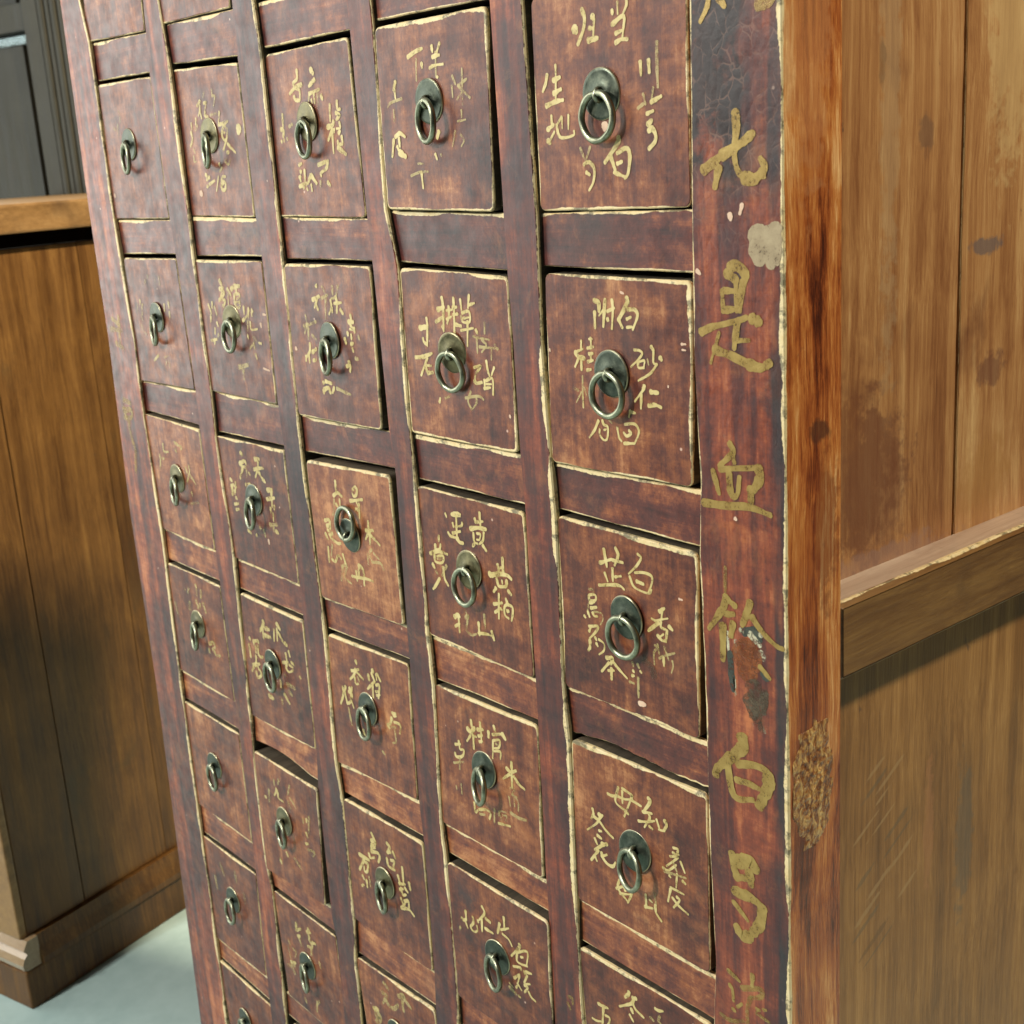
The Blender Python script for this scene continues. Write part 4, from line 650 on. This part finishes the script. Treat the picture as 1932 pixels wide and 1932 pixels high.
def smooth(P,n):
    P=[np.array(p,float) for p in P]
    if len(P)==2:
        return [P[0]+(P[1]-P[0])*i/n for i in range(n+1)]
    out=[]
    E=[2*P[0]-P[1]]+P+[2*P[-1]-P[-2]]
    for i in range(1,len(E)-2):
        for j in range(n):
            t_=j/n; a,b,c_,d_=E[i-1],E[i],E[i+1],E[i+2]
            out.append(.5*((2*b)+(c_-a)*t_+(2*a-5*b+4*c_-d_)*t_*t_+(3*b-a-3*c_+d_)*t_**3))
    out.append(P[-1]); return out
class Ink:
    cnt=0
    def __init__(s): s.V=[];s.F=[];s.O=[];s.n=0; Ink.cnt+=1; s.base=.000017*(Ink.cnt%9)
    def stroke(s,pts,hw,Y,op):
        # pts in (x,z) metres; hw half width
        s.n+=1; y=Y-.00018-.000002*s.n-s.base-(.00003 if s.n%2 else 0); P=smooth(pts,6 if len(pts)<4 else 4); N=len(P); sd=s.n*3.7
        L=[];Rg=[]
        tot=sum(np.linalg.norm(P[i+1]-P[i]) for i in range(N-1))
        for i,p in enumerate(P):
            t_=P[min(i+1,N-1)]-P[max(i-1,0)]; t_=t_/(np.linalg.norm(t_)+1e-9); nn=np.array([-t_[1],t_[0]]); u=i/(N-1)
            w=hw*(1.12-.34*u+.10*math.sin(u*7+sd)+.22*nz(p[0]*400+sd,p[1]*400))
            L.append(p+nn*w*(1+.15*nz(p[0]*900,p[1]*900,sd))); Rg.append(p-nn*w*(1+.15*nz(p[0]*900,p[1]*900,sd+5)))
        b=len(s.V)
        for a,c_ in zip(L,Rg): s.V+= [(a[0],y,a[1]),(c_[0],y,c_[1])]; s.O+=[op,op]
        for i in range(N-1): s.F.append((b+2*i,b+2*i+1,b+2*i+3,b+2*i+2))
        for end in (0,N-1):
            p=P[end]; l,r_=(L[end],Rg[end]); h=(l-r_)/2; o_=(P[0]-P[1]) if end==0 else (P[-1]-P[-2]); o_=o_/(np.linalg.norm(o_)+1e-9)*np.linalg.norm(h)*random.uniform(.6,1.05)
            ids=[b+2*end]
            for q in range(1,6):
                a=math.pi*q/6; v=p+h*math.cos(a)+o_*math.sin(a)*(1+.2*nz(a*3,sd)); ids.append(len(s.V)); s.V.append((v[0],y,v[1])); s.O.append(op)
            ids.append(b+2*end+1); s.F.append(tuple(ids) if end else tuple(reversed(ids)))
    def build(s,name,mat,parent,label=None):
        if not s.V: return
        me=bpy.data.meshes.new(name); me.from_pydata(s.V,[],s.F); fattr(me,'op',s.O); o=link(name,me,[mat],parent)
        if label: o['label']=label
        return o
inks={}
key=None
for line in STROKES.strip().splitlines():
    if line.startswith('@'):
        a=line[1:].split(); key=(a[0],int(a[1])); ox,oy,sc=map(float,a[2:5])
        if key[0] in '12345': par=DR[(int(key[0]),key[1])]; Y=yoff(int(key[0]),key[1]); kind='drawer'
        else: par={'R':STL[5],'D':STL[5],'M':STL[4],'L':STL[0]}[key[0]]; Y=0.; kind=key[0]
        continue
    for st in line.split(';'):
        st=st.strip(); 
        if not st: continue
        pre=''
        while st[0].isalpha(): pre+=st[0]; st=st[1:]
        v=list(map(float,st.split())); w=v[0]; pts=[((ox+v[i]*sc)*.78922,(oy+v[i+1]*sc)*.78922) for i in range(1,len(v)-1,2)]
        W=[fz(x,y,Y) for x,y in pts]
        # local metres per photo pixel at this spot (vertical, the least foreshortened)
        e=fz(pts[0][0],pts[0][1]+1,Y); mpp=math.hypot(e[0]-W[0][0],e[1]-W[0][1])
        ex=fz(pts[0][0]+1,pts[0][1],Y); mpx=math.hypot(ex[0]-W[0][0],ex[1]-W[0][1])
        hw=w*sc*.78922*.5*(mpp*.55+mpx*.45)*(1.12 if kind in 'RM' else 1.3 if kind=='D' else (1.08 if key[0] in '45' else 1.25))
        if kind=='D': g=(par.name+str(len(inks)),pre)
        elif 'g' in pre or 'u' in pre: g=(par.name+'x',pre[0])
        elif 'c' in pre: g=(par.name+line[:9]*(kind!='drawer'),'chip')
        else: g=(par.name+line[:14],'gold')
        I=inks.setdefault(g,[Ink(),par,kind])
        I[0].stroke(W,hw,Y+(.00014 if kind=='D' else 0.),(.58 if 'f' in pre else 1.)*({'1':.6,'2':.8,'3':.92}.get(key[0],1.)))
for (pn,g),(I,par,kind) in inks.items():
    if g=='gold': I.build('painted_writing' if kind=='drawer' else 'painted_character',M_GOLD if kind in('drawer',) else M_OLD,par)
    elif g=='chip': I.build('paint_chip',M_CHIP,par)
    else: I.build({'o':'scraped_patch','g':'glue_stain','k':'glue_crust','w':'pale_crust','u':'bare_patch'}[g],M_PUT[g],par)

# gouged, filled knot on the side of the right post
def on_side(x,y,X=XRF): q=onX(x,y,X); return q
g0=on_side(1540,1475)
bm=bmesh.new(); me=bpy.data.meshes.new('resin_scar')
NU,NV=26,44; grid={}
for i in range(NU):
    for j in range(NV):
        u=(i/(NU-1)-.5)*2; v=(j/(NV-1)-.5)*2
        yy=.0225+u*.0185; zz=g0[2]+v*.040
        r=math.hypot(u,v*.97)+.25*nz(yy*120,zz*120); h=max(0,1-r)**.4*(.0009+.0016*abs(nz(yy*420,zz*330))+.0008*nz(yy*1100,zz*900,3)) if r<1 else -.0006
        grid[i,j]=bm.verts.new((XRF+h-.0001,yy,zz))
for i in range(NU-1):
    for j in range(NV-1): bm.faces.new((grid[i,j],grid[i+1,j],grid[i+1,j+1],grid[i,j+1]))
bm.to_mesh(me); bm.free()
t=NT('cracked_resin'); P=t.coords(False)
n=t.noise(t.scale(P,(1,1,.55)),260,6,.7,.5); col=t.ramp(n,((.34,(.06,.02,.008)),(.47,(.28,.10,.025)),(.60,(.66,.40,.13)),(.72,(.85,.62,.28))))
t.fin(col,.22,t.bump(n,.9,.002),coat=.6,coatr=.1); link('resin_scar',me,[t.m],STL[5])

# marks on the side boards
add_marks(M_SIDE,[((.787,.245,.075),(.03,.016,.012),(.13,.05,.035),.6),((.787,.12,.02),(.05,.035,.055),(.17,.075,.045),.45),((.787,.13,.36),(.03,.010,.30),(.46,.34,.19),.30),
 ((.787,.165,.225),(.02,.008,.011),(.14,.08,.05),.55),((.787,.122,.265),(.02,.004,.014),(.13,.075,.04),.45),((.787,.235,.155),(.02,.02,.006),(.12,.10,.10),.7),((.787,.085,.03),(.03,.06,.055),(.16,.052,.022),.6),((.787,.10,-.028),(.03,.10,.010),(.30,.19,.15),.5),((.787,.26,.30),(.03,.03,.10),(.58,.40,.18),.5),((.787,.24,.0),(.03,.03,.03),(.40,.20,.06),.5)])
mk=[]
rs=random.Random(3)
for i in range(16): mk.append(((.787,.135+rs.uniform(-.028,.03),-.17-i*.0085+rs.uniform(-.006,.006)),(.02,rs.uniform(.008,.018),rs.uniform(.0012,.0024)),rs.choice(((.14,.075,.03),(.13,.10,.06),(.42,.27,.12))),.5))
mk.append(((.787,.23,-.26),(.03,.012,.06),(.13,.11,.08),.5)); mk.append(((.787,.185,-.235),(.03,.006,.05),(.40,.18,.07),.5))
add_marks(M_SIDE2,mk,-.55)
add_marks(M_STRIP,[((.8135,.02,.30),(.02,.02,.10),(.50,.22,.085),.5),((.8135,.030,.075),(.02,.010,.006),(.08,.03,.015),.8),((.8135,.034,.02),(.02,.012,.05),(.13,.022,.008),.55),((.8135,.014,-.14),(.02,.010,.06),(.12,.03,.010),.45)])

# ------------------------------------------------------------------ floor
ZF=C[2]-1.35
me=bpy.data.meshes.new('floor'); s=9; N=30
V=[(-s+2*s*i/N,-s+2*s*j/N,ZF) for j in range(N+1) for i in range(N+1)]
me.from_pydata(V,[],[(j*(N+1)+i,j*(N+1)+i+1,(j+1)*(N+1)+i+1,(j+1)*(N+1)+i) for j in range(N) for i in range(N)])
fl=link('floor',me,[M_FLOOR]); fl['kind']='structure'; fl['label']='pale grey-green polished concrete floor'

# ------------------------------------------------------------------ brown cabinet at the left
A=onZ(62,1906,ZF); B_=onZ(350,1715,ZF); Cc=onZ(0,1880,ZF)
d1=(B_-A)[:2]; d1/=np.linalg.norm(d1); fx=-np.array([d1[1],-d1[0]])   # along the front, towards the left
yaw=math.atan2(-fx[1],-fx[0])
BM=Matrix.Translation((A[0],A[1],ZF))@Matrix.Rotation(yaw,4,'Z')      # local: -x along the front to the left, +y into depth, z up
BC=thing('brown_sideboard','tall brown wooden cabinet with moulded base and plank sides, left of the drawer cabinet','cabinet')
def hgt(px,py,off=0.): # height of a photo point that lies on the cabinet's right side plane shifted by off
    nrm=np.array([math.cos(yaw),math.sin(yaw)]); o_=A[:2]+nrm*off; d=ray(px,py); t_=np.dot(o_-C[:2],nrm)/np.dot(d[:2],nrm); q=C+t_*d
    return q[2]-ZF, float(np.dot(q[:2]-A[:2],d1))
hp=hgt(50,1837)[0]; hm=hgt(48,1779)[0]; hs0=hgt(100,462,-.012)[0]; hs1=hgt(100,434,.012)[0]; hs2=hgt(100,379,.012)[0]
print('plinth',hp,'mould',hm,'slab',hs0,hs1,hs2,'A',A)
Wd,Dp=1.3,1.5
box('base_board',(-Wd/2,Dp/2,hp/2),(Wd/2,Dp/2,hp/2),[M_BROWN],BC,bevel=.004,mat3=BM)
pf=[(0.006,hp+.0005),(.0,hp+.004),(-.002,hp+(hm-hp)*.25),(.003,hp+(hm-hp)*.45),(.010,hp+(hm-hp)*.55),(.004,hp+(hm-hp)*.72),(.013,hm-.001),(.034,hm-.001),(.034,hp+.0005)]
prof('base_moulding',pf,-Wd,-.002,[M_MOULD],BC,mat3=BM)
prof('base_moulding',[(y-.004,z) for y,z in [(0.0,hp+.0007),(.0,hp+.012),(.006,hp+(hm-hp)*.6),(.010,hm-.0013),(.05,hm-.0013),(.05,hp+.0007)]],0,Dp-.04,[M_BROWN],BC,mat3=BM@Matrix.Translation((0,.0345,0))@Matrix.Rotation(math.radians(90),4,'Z'))
ins=.014
box('side_board',(-ins-.02,.024+.06,(hm+hs0)/2),(.02,.06,(hs0-hm)/2),[M_BROWN],BC,bevel=.002,mat3=BM,tone=.45)
wds=[.19,.24,.21,.26,.23,.2]; y0=.1460
for i,wd in enumerate(wds):
    box('side_board',(-ins-.0211+.0003*(i%2),y0+wd/2,(hm+hs0)/2),(.02,wd/2-.0003,(hs0-hm)/2),[M_BROWN],BC,bevel=.0006,mat3=BM,tone=[.5,.36,.44,.34,.42,.4][i]); y0+=wd
box('front_leg',(-ins-.035,.016,(hm+hs0)/2),(.035,.008-.0006,(hs0-hm)/2),[M_TOP],BC,bevel=.003,mat3=BM,tone=.42)
box('front_panel',(-Wd/2-.035,.035,(hm+hs0)/2),(Wd/2-.05,.006,(hs0-hm)/2),[M_TOP],BC,bevel=0,mat3=BM)
box('neck',(-Wd/2-.05,Dp/2,(hs0+hs1)/2),(Wd/2-.02,Dp/2-.1,(hs1-hs0)/2+.0005),[M_DARK],BC,bevel=0,mat3=BM)  # recessed block, the shadow gap under the top put into its colour
box('top_board',(-Wd/2+.006,Dp/2-.01,(hs1+hs2)/2),(Wd/2+.006,Dp/2+.02,(hs2-hs1)/2),[M_TOP],BC,bevel=.004,mat3=BM,tone=.3)

# ------------------------------------------------------------------ dark painted cupboard behind it
vd=ray(-2614,498); vd=np.array([vd[0],vd[1]]); vd/=np.linalg.norm(vd); vd=-vd   # direction of its face, towards the right
nr=np.array([vd[1],-vd[0]]);  # towards the viewer
P0=np.array([-1.62,1.10])
yaw2=math.atan2(vd[1],vd[0])
def onw(px,py,off=0.):
    o_=P0+nr*off; d=ray(px,py); t_=np.dot(o_-C[:2],nr)/np.dot(d[:2],nr); q=C+t_*d; return float(np.dot(q[:2]-P0,vd)),q[2]-ZF
WM=Matrix.Translation((P0[0],P0[1],ZF))@Matrix.Rotation(yaw2,4,'Z')
DC=thing('dark_cupboard','dark grey-green painted panelled cupboard standing behind the brown cabinet','cupboard')
a0=onw(60,60); b0=onw(47,180); c0=onw(88,60); r1=onw(109,0); 
print('cup',a0,b0,c0,r1,onw(30,10),onw(30,75),onw(30,92))
xs=onw(57,60)[0]; x2=onw(86,60)[0]; xE=onw(140,200)[0]+.03
zA=onw(30,8)[1]; zB=onw(30,62)[1]; zC=onw(30,86)[1]
xp=onw(61,200)[0]
Ht=2.3
box('stile',((xs+x2)/2,-.0,Ht/2),((x2-xs)/2,.018,Ht/2),[M_GREY],DC,bevel=.002,mat3=WM,tone=.55)
for i in range(4):
    xa=x2+.004+i*(xE-x2)/4; box('reeded_moulding',(xa+(xE-x2)/10,-.006+.004*(i%2),Ht/2),((xE-x2)/10,.016,Ht/2),[M_GREY],DC,bevel=.006,mat3=WM,tone=.5)
box('rail',(xs-.6,.002,(zA+zB)/2),(.5995,.016,(zA-zB)/2),[M_GREY],DC,bevel=.004,mat3=WM,tone=.45)
box('door_panel',(xs-.62,.0215,zC/2),(.56,.008,zC/2),[M_GREY],DC,bevel=.002,mat3=WM,tone=.42)
# sloping bevel at the head of the door panel catches the light; tilted and paled for its glare
dz=zB-zC
prof('panel_bevel',[(.016+dz,zC+.001),(.014,zC+.001),(.014+dz,zB-.001),(.018+dz,zB-.001)],xs-1.2,xs-.001,[M_GLOSS],DC,mat3=WM)
box('door_panel',(xs-.62,.022,(zA+Ht)/2),(.56,.008,(Ht-zA)/2),[M_GREY],DC,bevel=.002,mat3=WM,tone=.2)
box('carcass',((xs+xE)/2-.5,.34,Ht/2),(.9,.24,Ht/2),[M_GREY],DC,bevel=0,mat3=WM)

# ------------------------------------------------------------------ light: shop ceiling lamps and a bright shop front at the left
def area(name,loc,aim,sx,sy,power,col):
    l=bpy.data.lights.new(name,'AREA'); l.shape='RECTANGLE'; l.size=sx; l.size_y=sy; l.energy=power; l.color=col
    o=bpy.data.objects.new(name,l); COL.objects.link(o); o.location=loc
    o.rotation_euler=(Vector(aim)-Vector(loc)).to_track_quat('-Z','Y').to_euler(); return o
def spot(name,loc,aim,power,col,rad=.05,ang=120):
    l=bpy.data.lights.new(name,'SPOT'); l.energy=power; l.color=col; l.shadow_soft_size=rad; l.spot_size=math.radians(ang); l.spot_blend=.5
    o=bpy.data.objects.new(name,l); COL.objects.link(o); o.location=loc
    o.rotation_euler=(Vector(aim)-Vector(loc)).to_track_quat('-Z','Y').to_euler(); return o
spot('ceiling_lamp_front',(-.50,-2.3,1.25),(.45,0,-.25),195,(1,.94,.86),.05)
spot('ceiling_lamp_front',(-.38,-2.3,2.1),(.4,0,-.3),150,(1,.94,.86),.05)
spot('ceiling_lamp_side',(2.3,.9,2.1),(.2,.2,-.2),285,(1,.88,.69),.11)
spot('ceiling_lamp_back',(.60,.82,2.08),(-.9,.15,-.4),540,(1,.84,.60),.05,100)
area('shop_front',(-4.2,-2.4,.75),(.2,0,-.1),3.2,3.4,125,(.98,1.,.93))
area('ceiling_panel',(-.9,-1.6,2.5),(-.2,-.3,-.5),2.0,1.4,22,(.98,1.,.97))
area('bevel_glare_light',(-4.6,.66,2.05),(-2.55,.88,.62),.9,.9,42,(.78,1.,.98))  # added light, aimed to make the cupboard's panel bevel glare
W=bpy.data.worlds.new('World'); SC.world=W; W.use_nodes=True
W.node_tree.nodes['Background'].inputs[0].default_value=(.80,.86,.84,1); W.node_tree.nodes['Background'].inputs[1].default_value=.04
SC.render.engine='CYCLES'
SC.view_settings.view_transform='Standard'; SC.view_settings.look='None'; SC.view_settings.gamma=1; SC.view_settings.exposure=.12
try: SC.view_settings.use_curve_mapping=False
except Exception: pass
